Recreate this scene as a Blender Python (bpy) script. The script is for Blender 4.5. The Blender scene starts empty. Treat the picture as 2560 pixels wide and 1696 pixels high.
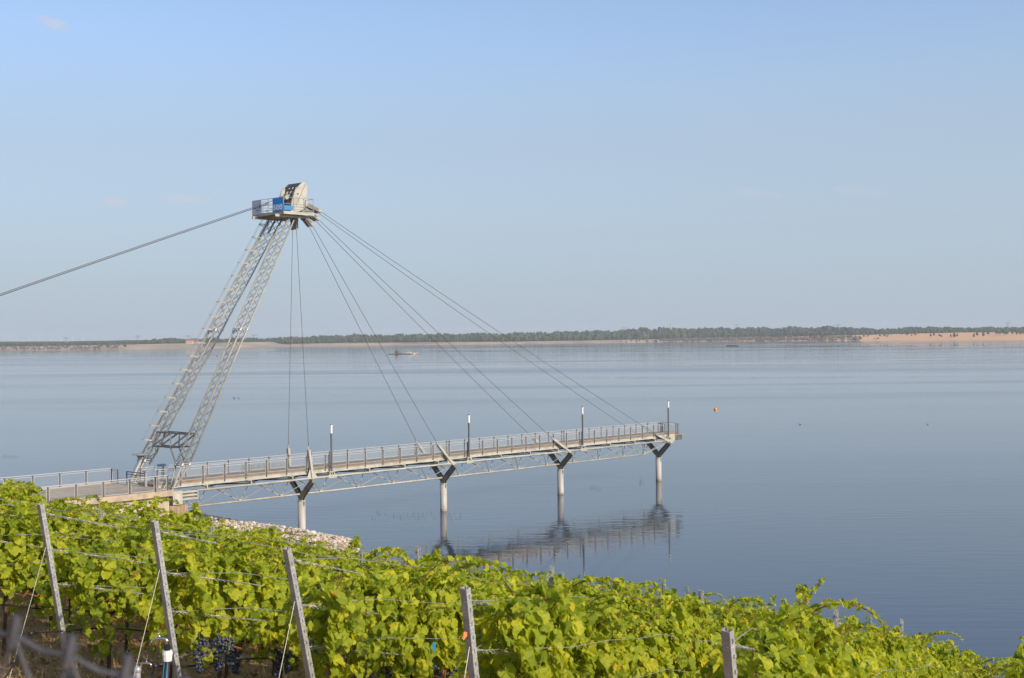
import bpy, bmesh, math, random
from mathutils import Vector, Matrix
random.seed(7)
R = math.radians
sc = bpy.context.scene
# ------------------------------------------------------------------ camera
F_PX = 3310.0
H = 15.0
cd = bpy.data.cameras.new('camera'); cam = bpy.data.objects.new('camera', cd)
sc.collection.objects.link(cam); sc.camera = cam
cd.sensor_width = 36; cd.lens = 36 * F_PX / 2560
cd.clip_start = 0.05; cd.clip_end = 20000
ROLL, PITCH = R(.582), .0021
fw = Vector((0, math.cos(PITCH), -math.sin(PITCH)))
u0 = Vector((0, math.sin(PITCH), math.cos(PITCH)))
rt = Vector((1, 0, 0)) * math.cos(ROLL) - u0 * math.sin(ROLL)
up = Vector((1, 0, 0)) * math.sin(ROLL) + u0 * math.cos(ROLL)
m = Matrix.Identity(4)
for i in range(3):
    m[i][0] = rt[i]; m[i][1] = up[i]; m[i][2] = -fw[i]
m[0][3], m[1][3], m[2][3] = 0, 0, H
cam.matrix_world = m
cd.dof.use_dof = True; cd.dof.focus_distance = 60; cd.dof.aperture_fstop = 11.0
def to_px(P):                    # used only to decide which hidden vines can be left out
    v = Vector(P) - Vector((0, 0, H)); d = v.dot(fw)
    if d < .3: return None
    return 1280 + F_PX * v.dot(rt) / d, 848 - F_PX * v.dot(up) / d

# ------------------------------------------------------------------ world, sun, exposure
SUN_EL, SUN_AZ = R(28), R(50)         # azimuth measured from behind the camera towards the right
w = bpy.data.worlds.new('World'); sc.world = w; w.use_nodes = True
nt = w.node_tree; nt.nodes.clear()
def N(nt, t, **k):
    n = nt.nodes.new(t)
    for a, b in k.items(): setattr(n, a, b)
    return n
out = N(nt, 'ShaderNodeOutputWorld'); bg = N(nt, 'ShaderNodeBackground')
sky = N(nt, 'ShaderNodeTexSky'); sky.sky_type = 'NISHITA'; sky.sun_disc = False
sky.sun_elevation = SUN_EL; sky.sun_rotation = math.pi - SUN_AZ
sky.altitude = 0; sky.air_density = .8; sky.dust_density = 1.2; sky.ozone_density = 3.0
bg.inputs['Strength'].default_value = 0.15
tc = N(nt, 'ShaderNodeTexCoord')
noi = N(nt, 'ShaderNodeTexNoise'); noi.inputs['Scale'].default_value = 38; noi.inputs['Detail'].default_value = 5
mp = N(nt, 'ShaderNodeMapping'); mp.inputs['Scale'].default_value = (1, 1, 2.6)
nt.links.new(tc.outputs['Generated'], mp.inputs['Vector']); nt.links.new(mp.outputs['Vector'], noi.inputs['Vector'])
def mth(nt, op, a, b=None, clamp=False):
    n = N(nt, 'ShaderNodeMath', operation=op, use_clamp=clamp)
    for i, x in enumerate((a, b)):
        if x is None: continue
        if isinstance(x, (int, float)): n.inputs[i].default_value = x
        else: nt.links.new(x, n.inputs[i])
    return n.outputs[0]
def vdot(nt, a, v):
    n = N(nt, 'ShaderNodeVectorMath', operation='DOT_PRODUCT'); nt.links.new(a, n.inputs[0]); n.inputs[1].default_value = v
    return n.outputs['Value']
mask = None
for az, el, wx, wy, tilt, s in [(-19.0, 12.75, .75, .27, -20, .6), (-16.7, 5.7, .55, .22, 0, .34), (-13.7, 5.9, 1.1, .2, -3, .38), (-12.5, 6.2, .6, .2, 0, .22),
                        (10.2, 6.0, 1.3, .22, -8, .2), (14.8, 5.9, 1.2, .2, -8, .22)]:
    a, e = R(az), R(el)
    d = Vector((math.sin(a) * math.cos(e), math.cos(a) * math.cos(e), math.sin(e)))
    ex = Vector((math.cos(a), -math.sin(a), 0)); ey = ex.cross(d).normalized()
    t_ = R(tilt); e1 = ex * math.cos(t_) + ey * math.sin(t_); e2 = ey * math.cos(t_) - ex * math.sin(t_)
    p = mth(nt, 'DIVIDE', vdot(nt, tc.outputs['Generated'], e1), math.radians(wx))
    # direction vectors are perpendicular to d, so the dot product is the angular offset
    q = mth(nt, 'DIVIDE', vdot(nt, tc.outputs['Generated'], e2), math.radians(wy))
    r2 = mth(nt, 'ADD', mth(nt, 'MULTIPLY', p, p), mth(nt, 'MULTIPLY', q, q))
    r2 = mth(nt, 'ADD', r2, mth(nt, 'MULTIPLY', mth(nt, 'SUBTRACT', noi.outputs['Fac'], .5), 2.6))
    k = mth(nt, 'MULTIPLY', mth(nt, 'SUBTRACT', 1.0, r2, True), s, True)
    front = mth(nt, 'GREATER_THAN', vdot(nt, tc.outputs['Generated'], d), .5)
    k = mth(nt, 'MULTIPLY', k, front)
    mask = k if mask is None else mth(nt, 'MAXIMUM', mask, k)
mx = N(nt, 'ShaderNodeMix', data_type='RGBA'); mx.inputs['B'].default_value = (3.15, 2.95, 3.2, 1)
# pale ground haze of the lower atmosphere, thinning out with elevation
sx = N(nt, 'ShaderNodeSeparateXYZ'); nt.links.new(tc.outputs['Generated'], sx.inputs[0])
hz = N(nt, 'ShaderNodeValToRGB'); e_ = hz.color_ramp.elements; e_.new(.132); e_.new(.245); e_[0].position = 0; e_[3].position = .42
for i_, v_ in enumerate((.95, .77, .33, 0)): e_[i_].color = (v_, v_, v_, 1)
hz.color_ramp.interpolation = 'EASE'
nt.links.new(sx.outputs['Z'], hz.inputs['Fac'])
mh_ = N(nt, 'ShaderNodeMix', data_type='RGBA'); mh_.inputs['B'].default_value = (2.08, 2.46, 2.88, 1)
nt.links.new(hz.outputs['Color'], mh_.inputs['Factor']); nt.links.new(sky.outputs[0], mh_.inputs['A'])
nt.links.new(mask, mx.inputs['Factor']); nt.links.new(mh_.outputs['Result'], mx.inputs['A'])
nt.links.new(mx.outputs['Result'], bg.inputs['Color']); nt.links.new(bg.outputs[0], out.inputs['Surface'])
sd = bpy.data.lights.new('sun', 'SUN'); sun = bpy.data.objects.new('sun', sd); sc.collection.objects.link(sun)
sd.energy = 3.3; sd.angle = R(.55); sd.color = (1.0, .86, .68)
S = Vector((math.sin(SUN_AZ) * math.cos(SUN_EL), -math.cos(SUN_AZ) * math.cos(SUN_EL), math.sin(SUN_EL)))
sun.rotation_euler = S.to_track_quat('Z', 'Y').to_euler()
sc.view_settings.view_transform = 'Standard'; sc.view_settings.look = 'None'
sc.view_settings.exposure = 0.5; sc.view_settings.gamma = 1
sc.view_settings.use_curve_mapping = False
sc.cycles.max_bounces = 8; sc.cycles.transparent_max_bounces = 24; sc.cycles.volume_bounces = 0

# ------------------------------------------------------------------ helpers
COL = sc.collection
class MB:
    def __init__(s): s.v = []; s.f = []; s.a = []; s.mi = []
    def add(s, vs, fs, a=0.0, mi=0):
        o = len(s.v); s.v += [tuple(x) for x in vs]; s.a += [a] * len(vs)
        s.f += [tuple(i + o for i in f) for f in fs]; s.mi += [mi] * len(fs)
    def box(s, c, ax, ay, az, mi=0):                 # centre and half axes
        c, ax, ay, az = map(Vector, (c, ax, ay, az))
        vs = [c + ax * i + ay * j + az * k for k in (-1, 1) for j in (-1, 1) for i in (-1, 1)]
        s.add(vs, [(0, 2, 3, 1), (4, 5, 7, 6), (0, 1, 5, 4), (1, 3, 7, 5), (3, 2, 6, 7), (2, 0, 4, 6)], mi=mi)
    def bar(s, p0, p1, w_, h_, upv=(0, 0, 1), mi=0):       # rectangular bar
        p0, p1 = Vector(p0), Vector(p1); d = (p1 - p0); l = d.length; d.normalize()
        sd_ = d.cross(Vector(upv))
        if sd_.length < 1e-4: sd_ = d.cross(Vector((1, 0, 0)))
        sd_.normalize(); u_ = sd_.cross(d)
        s.box((p0 + p1) / 2, d * l / 2, sd_ * w_ / 2, u_ * h_ / 2, mi)
    def tube(s, pts, r, n=6, caps=True, mi=0, a=0.0):
        pts = [Vector(p) for p in pts]; rs = r if isinstance(r, (list, tuple)) else [r] * len(pts)
        vs = []; pu = None
        for i, p in enumerate(pts):
            d = (pts[min(i + 1, len(pts) - 1)] - pts[max(i - 1, 0)]).normalized()
            if pu is None:
                pu = d.cross(Vector((0, 0, 1)))
                if pu.length < 1e-3: pu = d.cross(Vector((1, 0, 0)))
            pu = (pu - d * pu.dot(d)).normalized(); q = d.cross(pu)
            for k in range(n):
                t = 2 * math.pi * k / n
                vs.append(p + (pu * math.cos(t) + q * math.sin(t)) * rs[i])
        fs = [(i * n + k, i * n + (k + 1) % n, (i + 1) * n + (k + 1) % n, (i + 1) * n + k) for i in range(len(pts) - 1) for k in range(n)]
        if caps: fs += [tuple(range(n - 1, -1, -1)), tuple((len(pts) - 1) * n + k for k in range(n))]
        s.add(vs, fs, a, mi)
    def prism(s, poly, off, mi=0):                      # polygon (3-D points) extruded by off
        n = len(poly); off = Vector(off); P = [Vector(p) for p in poly]
        s.add(P + [p + off for p in P], [tuple(range(n))[::-1], tuple(range(n, 2 * n))] + [(i, (i + 1) % n, n + (i + 1) % n, n + i) for i in range(n)], mi=mi)
    def ball(s, c, r, seg=8, ring=5, sc3=(1, 1, 1), mi=0, a=0.0):
        vs = [Vector(c) + Vector((0, 0, r * sc3[2]))]
        for i in range(1, ring):
            ph = math.pi * i / ring
            for k in range(seg):
                t = 2 * math.pi * k / seg
                vs.append(Vector(c) + Vector((r * math.sin(ph) * math.cos(t) * sc3[0], r * math.sin(ph) * math.sin(t) * sc3[1], r * math.cos(ph) * sc3[2])))
        vs.append(Vector(c) - Vector((0, 0, r * sc3[2])))
        fs = [(0, 1 + k, 1 + (k + 1) % seg) for k in range(seg)]
        for i in range(ring - 2):
            fs += [(1 + i * seg + k, 1 + (i + 1) * seg + k, 1 + (i + 1) * seg + (k + 1) % seg, 1 + i * seg + (k + 1) % seg) for k in range(seg)]
        b = 1 + (ring - 2) * seg; e = len(vs) - 1
        fs += [(b + k, e, b + (k + 1) % seg) for k in range(seg)]
        s.add(vs, fs, a, mi)
    def mesh(s, name, mats, smooth=False, bevel=0):
        me = bpy.data.meshes.new(name); me.from_pydata(s.v, [], s.f)
        if not isinstance(mats, (list, tuple)): mats = [mats]
        for m_ in mats: me.materials.append(m_)
        me.polygons.foreach_set('material_index', s.mi)
        if smooth: me.polygons.foreach_set('use_smooth', [True] * len(s.f))
        at = me.attributes.new('var', 'FLOAT', 'POINT'); at.data.foreach_set('value', s.a)
        me.update(); return me
    def build(s, name, mats, parent=None, smooth=False, loc=None):
        o = bpy.data.objects.new(name, s.mesh(name, mats, smooth)); COL.objects.link(o)
        if parent: o.parent = parent
        if loc is not None: o.location = loc
        return o
def tag(o, label=None, cat=None, group=None, kind=None):
    for k, v in (('label', label), ('category', cat), ('group', group), ('kind', kind)):
        if v: o[k] = v
    return o
def thing(name, loc=(0, 0, 0), label=None, cat=None, group=None, rz=0):
    o = bpy.data.objects.new(name, None); COL.objects.link(o); o.location = loc; o.rotation_euler.z = rz
    o.empty_display_size = .2
    return tag(o, label, cat, group)
def link_copy(src, parent=None, loc=None, rz=None):
    c = src.copy(); COL.objects.link(c); c.parent = parent
    if loc is not None: c.location = loc
    if rz is not None: c.rotation_euler.z = rz
    return c

def mat(name, col, rough=.6, metal=0.0, col2=None, scale=3.0, bump=0.0, bscale=None, detail=6, stretch=(1, 1, 1), lo=.35, hi=.65, spec=.5, obj=True):
    m_ = bpy.data.materials.new(name); m_.use_nodes = True; nt = m_.node_tree; p = nt.nodes['Principled BSDF']
    p.inputs['Roughness'].default_value = rough; p.inputs['Metallic'].default_value = metal
    p.inputs['Specular IOR Level'].default_value = spec
    p.inputs['Base Color'].default_value = (*col, 1)
    if col2 or bump:
        tc = N(nt, 'ShaderNodeTexCoord'); mp = N(nt, 'ShaderNodeMapping'); mp.inputs['Scale'].default_value = stretch
        nt.links.new(tc.outputs['Object'], mp.inputs['Vector'])
        nz = N(nt, 'ShaderNodeTexNoise'); nz.inputs['Scale'].default_value = scale; nz.inputs['Detail'].default_value = detail
        nt.links.new(mp.outputs['Vector'], nz.inputs['Vector'])
        if col2:
            cr = N(nt, 'ShaderNodeValToRGB'); cr.color_ramp.elements[0].position = lo; cr.color_ramp.elements[1].position = hi
            cr.color_ramp.elements[0].color = (*col2, 1); cr.color_ramp.elements[1].color = (*col, 1)
            nt.links.new(nz.outputs['Fac'], cr.inputs['Fac']); nt.links.new(cr.outputs['Color'], p.inputs['Base Color'])
        if bump:
            nb = nz
            if bscale:
                nb = N(nt, 'ShaderNodeTexNoise'); nb.inputs['Scale'].default_value = bscale; nb.inputs['Detail'].default_value = 4
                nt.links.new(mp.outputs['Vector'], nb.inputs['Vector'])
            b_ = N(nt, 'ShaderNodeBump'); b_.inputs['Strength'].default_value = bump; b_.inputs['Distance'].default_value = .05
            nt.links.new(nb.outputs['Fac'], b_.inputs['Height']); nt.links.new(b_.outputs['Normal'], p.inputs['Normal'])
    return m_

M = {}
M['paint'] = mat('beige_steel_paint', (.44, .43, .37), .5, col2=(.30, .295, .245), scale=1.3, lo=.3, hi=.62, detail=9)
M['fork'] = mat('shade_toned_beige', (.23, .225, .19), .55, col2=(.15, .145, .12), scale=1.6)  # beige paint darkened to stand for shade on fork heads and cable sockets
M['legpaint'] = mat('darker_mast_paint', (.37, .365, .31), .5, col2=(.25, .25, .215), scale=1.1, detail=9)  # mottled beige, darker than the pier paint
M['lamp'] = mat('lamp_post_paint', (.13, .13, .14), .5)
M['post'] = mat('dark_rail_post', (.15, .145, .14), .5, .2, col2=(.11, .105, .10), scale=3)
M['frame'] = mat('pale_rail_frame', (.45, .45, .43), .45, .15)
M['lacing'] = mat('shade_toned_lattice', (.20, .205, .19), .5, col2=(.13, .135, .125), scale=1.5)  # shade of the lacing and portal faces put into the colour
M['steel'] = mat('galvanised_steel', (.40, .41, .42), .45, .35, col2=(.28, .29, .30), scale=4)
M['dark'] = mat('dark_steel', (.075, .085, .095), .5, .2, col2=(.05, .055, .06), scale=5)
M['cable'] = mat('cable_steel', (.085, .066, .055), .6, .1)
M['deck'] = mat('deck_grating', (.21, .20, .18), .8, col2=(.15, .145, .13), scale=1.4, bump=.2, bscale=30)
M['fascia'] = mat('brown_fascia', (.24, .17, .115), .7, col2=(.17, .12, .085), scale=2)
M['concrete'] = mat('board_marked_concrete', (.50, .43, .33), .85, col2=(.36, .30, .22), scale=1.6, bump=.25, stretch=(3, 3, .25), detail=8, bscale=6)
M['coping'] = mat('concrete_coping', (.45, .375, .27), .85, col2=(.31, .25, .18), scale=2.5, bump=.15, bscale=12)
M['stained'] = mat('stained_concrete', (.40, .29, .185), .85, col2=(.23, .155, .10), scale=2.4, bump=.25, stretch=(3, 3, .2), bscale=7)
M['terrace'] = mat('terrace_slab', (.38, .32, .24), .85, col2=(.27, .235, .18), scale=.9, bump=.1, bscale=14)
M['pile'] = mat('painted_pile', (.47, .46, .43), .55, col2=(.35, .335, .30), scale=1.8, stretch=(1, 1, .35))
M['stain'] = mat('waterline_stain', (.36, .30, .21), .7, col2=(.24, .20, .14), scale=5)
M['white'] = mat('white_plastic', (.8, .8, .8), .4)
M['blue'] = mat('blue_banner_cloth', (.03, .30, .72), .7, col2=(.03, .26, .66), scale=1.5)
M['banner'] = mat('white_banner_cloth', (.60, .62, .68), .75, col2=(.5, .52, .58), scale=1.5)
M['letter'] = mat('pale_letter_print', (.80, .88, .92), .7)
M['gletter'] = mat('grey_letter_print', (.12, .13, .17), .7)
M['orange'] = mat('orange_buoy', (.75, .30, .04), .45)
M['red'] = mat('red_buoy', (.45, .10, .08), .5)
M['rust'] = mat('rusty_hull', (.07, .05, .045), .8, col2=(.14, .09, .06), scale=1)
M['rubble'] = mat('pale_gravel_heap', (.65, .56, .46), .9, col2=(.4, .33, .27), scale=1)
M['chrome'] = mat('chrome', (.75, .76, .78), .15, 1.0)
M['black'] = mat('black_plastic', (.018, .018, .02), .45)
M['stripe'] = mat('blue_stripe', (.05, .28, .55), .5)
M['zinc'] = mat('dull_zinc_post', (.42, .43, .42), .55, .3, col2=(.30, .31, .31), scale=9, bump=.35, bscale=45)
M['wire'] = mat('galvanised_wire', (.33, .33, .31), .5, .3)
M['bark'] = mat('vine_bark', (.10, .065, .042), .95, col2=(.055, .035, .022), scale=14, bump=.6, bscale=30, stretch=(1, 1, .3))
M['cane'] = mat('red_brown_cane', (.26, .085, .03), .6, col2=(.17, .09, .03), scale=6)
M['fence'] = mat('weathered_wire', (.10, .10, .115), .7, .3, col2=(.06, .06, .07), scale=30)
M['roof'] = mat('red_roof_tiles', (.30, .10, .075), .8)
M['plaster'] = mat('cream_plaster', (.55, .48, .38), .8)
M['pylon'] = mat('grey_lattice_steel', (.22, .23, .25), .6)
M['turbine'] = mat('white_turbine_paint', (.75, .75, .75), .5)

def mat_mesh_net():        # thin stainless cable net / clear infill of the railings
    m_ = bpy.data.materials.new('railing_net'); m_.use_nodes = True; nt = m_.node_tree; p = nt.nodes['Principled BSDF']
    p.inputs['Base Color'].default_value = (.42, .42, .40, 1); p.inputs['Roughness'].default_value = .6
    tr = N(nt, 'ShaderNodeBsdfTransparent'); mxs = N(nt, 'ShaderNodeMixShader'); mxs.inputs[0].default_value = .10
    nt.links.new(tr.outputs[0], mxs.inputs[1]); nt.links.new(p.outputs[0], mxs.inputs[2])
    nt.links.new(mxs.outputs[0], nt.nodes['Material Output'].inputs['Surface']); return m_
M['net'] = mat_mesh_net()

def mat_leaf(name, stops, trans, tfac=.38, rough=.5):
    m_ = bpy.data.materials.new(name); m_.use_nodes = True; nt = m_.node_tree; p = nt.nodes['Principled BSDF']
    at = N(nt, 'ShaderNodeAttribute', attribute_name='var'); oi = N(nt, 'ShaderNodeObjectInfo')
    ad = N(nt, 'ShaderNodeMath', operation='MULTIPLY_ADD'); ad.inputs[1].default_value = .14
    nt.links.new(oi.outputs['Random'], ad.inputs[0]); nt.links.new(at.outputs['Fac'], ad.inputs[2])
    sb = N(nt, 'ShaderNodeMath', operation='SUBTRACT'); sb.inputs[1].default_value = .07; nt.links.new(ad.outputs[0], sb.inputs[0])
    cr = N(nt, 'ShaderNodeValToRGB'); e = cr.color_ramp.elements
    while len(e) < len(stops): e.new(.5)
    for i, (pos, c) in enumerate(stops): e[i].position = pos; e[i].color = (*c, 1)
    nt.links.new(sb.outputs[0], cr.inputs['Fac'])
    tc = N(nt, 'ShaderNodeTexCoord'); nz = N(nt, 'ShaderNodeTexNoise'); nz.inputs['Scale'].default_value = 22; nz.inputs['Detail'].default_value = 3
    nt.links.new(tc.outputs['Object'], nz.inputs['Vector'])
    hs = N(nt, 'ShaderNodeHueSaturation'); mr = N(nt, 'ShaderNodeMapRange'); mr.inputs['To Min'].default_value = .72; mr.inputs['To Max'].default_value = 1.3
    nt.links.new(nz.outputs['Fac'], mr.inputs['Value']); nt.links.new(mr.outputs[0], hs.inputs['Value']); nt.links.new(cr.outputs['Color'], hs.inputs['Color'])
    nt.links.new(hs.outputs['Color'], p.inputs['Base Color']); p.inputs['Roughness'].default_value = rough; p.inputs['Specular IOR Level'].default_value = .25
    tl = N(nt, 'ShaderNodeBsdfTranslucent'); mm = N(nt, 'ShaderNodeMix', data_type='RGBA', blend_type='MULTIPLY'); mm.inputs['Factor'].default_value = 1
    nt.links.new(hs.outputs['Color'], mm.inputs['A']); mm.inputs['B'].default_value = (*trans, 1); nt.links.new(mm.outputs['Result'], tl.inputs['Color'])
    mxs = N(nt, 'ShaderNodeMixShader'); mxs.inputs[0].default_value = tfac
    nt.links.new(p.outputs[0], mxs.inputs[1]); nt.links.new(tl.outputs[0], mxs.inputs[2])
    nt.links.new(mxs.outputs[0], nt.nodes['Material Output'].inputs['Surface']); return m_
M['leaf'] = mat_leaf('vine_leaf', [(.0, (.060, .100, .008)), (.26, (.165, .220, .013)), (.58, (.305, .350, .022)), (.84, (.46, .45, .032)), (.93, (.55, .43, .035)), (.985, (.45, .20, .04)), (1, (.36, .06, .04))], (2.1, 2.0, .8), .42, .58)
M['grape'] = mat('dark_grape', (.03, .034, .065), .42, col2=(.085, .10, .145), scale=45)

# ------------------------------------------------------------------ terrain: near bank
def sstep(a, b, x):
    t = max(0., min(1., (x - a) / (b - a))); return t * t * (3 - 2 * t)
DN = Vector((.685, .729))                         # downhill direction of the slope
def shore_D(X, Y): 
    a = X * .729 - Y * .685                       # coordinate along the shore (right positive)
    return 55.5 + 8.0 * sstep(-61, -80, a) + .5 * math.sin(a * .31) + .3 * math.sin(a * .83 + 1)
def ground_z(X, Y):
    D = X * DN.x + Y * DN.y; Ds = shore_D(X, Y)
    z = 11.35 - .236 * (D - 6.71)
    if D > 17: z = 8.92 - .281 * (D - 17)
    pth = 1.0 + .02 * (Ds - D)
    k = sstep(43, 48, D); z = z * (1 - k) + pth * k
    if D > Ds - 4.0: z = 1.05 * (1 - (D - Ds + 4.0) / 4.0)
    if D > Ds: z = -.28 * (D - Ds)
    return max(z, -2.0)
def grid(name, xs, ys, zf, mats, kind='structure', smooth=True):
    b = MB(); nx = len(xs)
    vs = [(x, y, zf(x, y)) for y in ys for x in xs]
    fs = [(j * nx + i, j * nx + i + 1, (j + 1) * nx + i + 1, (j + 1) * nx + i) for j in range(len(ys) - 1) for i in range(nx - 1)]
    b.add(vs, fs); return tag(b.build(name, mats, smooth=smooth), kind=kind)
def mat_ground():
    m_ = bpy.data.materials.new('dry_slope_soil'); m_.use_nodes = True; nt = m_.node_tree; p = nt.nodes['Principled BSDF']; p.inputs['Roughness'].default_value = .95
    tc = N(nt, 'ShaderNodeTexCoord')
    n1 = N(nt, 'ShaderNodeTexNoise'); n1.inputs['Scale'].default_value = 2.2; n1.inputs['Detail'].default_value = 8; nt.links.new(tc.outputs['Object'], n1.inputs['Vector'])
    n2 = N(nt, 'ShaderNodeTexNoise'); n2.inputs['Scale'].default_value = 26; n2.inputs['Detail'].default_value = 6; nt.links.new(tc.outputs['Object'], n2.inputs['Vector'])
    cr = N(nt, 'ShaderNodeValToRGB'); e = cr.color_ramp.elements; e.new(.5)
    for i, (po, c) in enumerate([(.33, (.065, .06, .022)), (.44, (.30, .175, .075)), (.60, (.50, .30, .13))]): e[i].position = po; e[i].color = (*c, 1)
    ad = mth(nt, 'ADD', mth(nt, 'MULTIPLY', n1.outputs['Fac'], .55), mth(nt, 'MULTIPLY', n2.outputs['Fac'], .45)); nt.links.new(ad, cr.inputs['Fac'])
    nt.links.new(cr.outputs['Color'], p.inputs['Base Color'])
    b_ = N(nt, 'ShaderNodeBump'); b_.inputs['Strength'].default_value = .8; b_.inputs['Distance'].default_value = .06; nt.links.new(n2.outputs['Fac'], b_.inputs['Height']); nt.links.new(b_.outputs['Normal'], p.inputs['Normal'])
    return m_
def frange(a, b, n): return [a + (b - a) * i / (n - 1) for i in range(n)]
grid('ground', frange(-75, 95, 200), frange(-40, 135, 200), ground_z, mat_ground())

# shoreline path: a pale strip with a concrete kerb at the foot of the slope
def strip(name, D0, D1, dz, m_, a0=-60, a1=60, n=120, thick=.0, kind='structure', label=None, cat=None):
    b = MB(); vs = []
    for i in range(n):
        a = a0 + (a1 - a0) * i / (n - 1)
        for D, zz in ((D0, 0), (D1, 0)) if not thick else ((D0, 0), (D0, thick), (D1, thick), (D1, 0)):
            X = a * .729 + D * .685; Y = -a * .685 + D * .729
            vs.append((X, Y, ground_z(X, Y) + dz + zz))
    k = 2 if not thick else 4
    fs = [(i * k + j, (i + 1) * k + j, (i + 1) * k + j + 1, i * k + j + 1) for i in range(n - 1) for j in range(k - 1)]
    b.add(vs, fs); o = b.build(name, m_); return tag(o, label, cat, kind=kind)
strip('path', 47.6, 50.4, .03, mat('sandy_path', (.30, .25, .19), .95, col2=(.22, .185, .14), scale=1.5))
strip('kerb', 50.4, 50.65, -.05, mat('pale_kerb', (.62, .60, .55), .8), thick=.2)

# ------------------------------------------------------------------ water
def mat_water():
    m_ = bpy.data.materials.new('lake_water'); m_.use_nodes = True; nt = m_.node_tree; p = nt.nodes['Principled BSDF']
    p.inputs['Base Color'].default_value = (.034, .046, .066, 1); p.inputs['Roughness'].default_value = .035; p.inputs['IOR'].default_value = 1.333
    tc = N(nt, 'ShaderNodeTexCoord')
    def noise(sx, sy, scale, det=3):
        mp = N(nt, 'ShaderNodeMapping'); mp.inputs['Scale'].default_value = (sx, sy, 1); mp.inputs['Rotation'].default_value = (0, 0, R(4))
        nt.links.new(tc.outputs['Object'], mp.inputs['Vector']); nz = N(nt, 'ShaderNodeTexNoise'); nz.inputs['Scale'].default_value = scale; nz.inputs['Detail'].default_value = det
        nt.links.new(mp.outputs['Vector'], nz.inputs['Vector']); return nz.outputs['Fac']
    big = noise(.25, 1, .035, 3)                     # wind lanes
    mr = N(nt, 'ShaderNodeMapRange'); mr.inputs['From Min'].default_value = .42; mr.inputs['From Max'].default_value = .62; mr.inputs['To Min'].default_value = .22; mr.inputs['To Max'].default_value = 1.35
    nt.links.new(big, mr.inputs['Value'])
    h = mth(nt, 'ADD', mth(nt, 'MULTIPLY', noise(.22, 1, 1.2, 1), 1.0), mth(nt, 'MULTIPLY', noise(.3, 1, 4.0, 1), .16))
    h = mth(nt, 'MULTIPLY', h, mr.outputs[0])
    b_ = N(nt, 'ShaderNodeBump'); b_.inputs['Strength'].default_value = 1.0; b_.inputs['Distance'].default_value = WAVE; nt.links.new(h, b_.inputs['Height'])
    nt.links.new(b_.outputs['Normal'], p.inputs['Normal'])
    rr = N(nt, 'ShaderNodeMapRange'); rr.inputs['From Min'].default_value = .4; rr.inputs['From Max'].default_value = .65; rr.inputs['To Min'].default_value = .012; rr.inputs['To Max'].default_value = .15
    nt.links.new(noise(.16, 1, .012, 4), rr.inputs['Value']); nt.links.new(rr.outputs[0], p.inputs['Roughness'])
    return m_
WAVE = .019
b = MB(); b.add([(-3400, -200, 0), (3400, -200, 0), (3400, 3600, 0), (-3400, 3600, 0)], [(0, 1, 2, 3)])
tag(b.build('water', mat_water()), kind='structure')

# ------------------------------------------------------------------ far shore
def table(pts, x):
    if x <= pts[0][0]: return pts[0][1]
    for (a, p), (b_, q) in zip(pts, pts[1:]):
        if x <= b_: return p + (q - p) * (x - a) / (b_ - a)
    return pts[-1][1]
# u = X / Y of a place on the far shore (its bearing), so the shape follows bearings from the pier side
px2u = lambda x: (x - 1280) / F_PX
SH = [(px2u(x), y) for x, y in [(-500, 2120), (0, 2150), (320, 2110), (560, 2300), (690, 2470), (850, 2500), (1280, 2530), (1700, 2760), (1900, 2680), (2130, 2440), (2560, 2200), (3100, 2150)]]
BK = [(px2u(x), z) for x, z in [(-500, 6), (0, 6), (300, 7.5), (680, 9.2), (700, 4), (850, 5.5), (1280, 4.5), (1650, 5.5), (1800, 7), (2000, 8.5), (2200, 11), (2400, 13.3), (2560, 13), (3100, 13)]]   # height where the wood begins
VF = [(px2u(x), v) for x, v in [(-500, 110), (0, 110), (320, 130), (680, 130), (720, 60), (1280, 45), (1650, 50), (1800, 90), (2000, 150), (2200, 230), (2560, 330), (3100, 330)]]       # depth of the open shore
FT = [(px2u(x), z) for x, z in [(-500, 11), (0, 12), (200, 12), (300, 12.5), (400, 17), (690, 16.5), (850, 20.5), (1280, 21), (1500, 24), (1660, 29), (1750, 28), (2080, 27.5), (2200, 22), (2310, 25.5), (2420, 23), (2560, 23.5), (3100, 24)]]   # tree top height
def far_z(u, v):
    bk = table(BK, u); vf = table(VF, u)
    if v < 0: return max(-2, v * .05)
    t = min(1, v / vf)
    z = bk * (1 - (1 - t) ** 1.8)
    z += .5 * math.sin(u * 190) * t * (1 - t) + .25 * math.sin(u * 430 + 2) * t
    if v > vf: z = bk + (table(FT, u) - bk - 9) * .6 * sstep(vf, vf + 350, v)
    return z
def far_P(u, v): 
    Y = table(SH, u) + v; return Vector((u * Y, Y, far_z(u, v)))
b = MB(); us = frange(-.62, .62, 320); vs_ = [-40, -8, 0, 4, 12, 25, 40, 60, 85, 115, 150, 190, 235, 290, 350, 450, 620, 780]
b.add([far_P(u, v) for v in vs_ for u in us], [(j * 320 + i, j * 320 + i + 1, (j + 1) * 320 + i + 1, (j + 1) * 320 + i) for j in range(len(vs_) - 1) for i in range(319)])
ms = mat('sandy_shore', (.42, .32, .205), .95, col2=(.24, .205, .135), scale=.013, stretch=(1, 1, 6), lo=.36, hi=.58)
nt = ms.node_tree; p_ = nt.nodes['Principled BSDF']; old = p_.inputs['Base Color'].links[0].from_socket
tc_ = N(nt, 'ShaderNodeTexCoord'); sx_ = N(nt, 'ShaderNodeSeparateXYZ'); nt.links.new(tc_.outputs['Object'], sx_.inputs[0])
mr_ = N(nt, 'ShaderNodeMapRange'); mr_.inputs['From Min'].default_value = 330; mr_.inputs['From Max'].default_value = 620; nt.links.new(sx_.outputs['X'], mr_.inputs['Value'])
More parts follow.
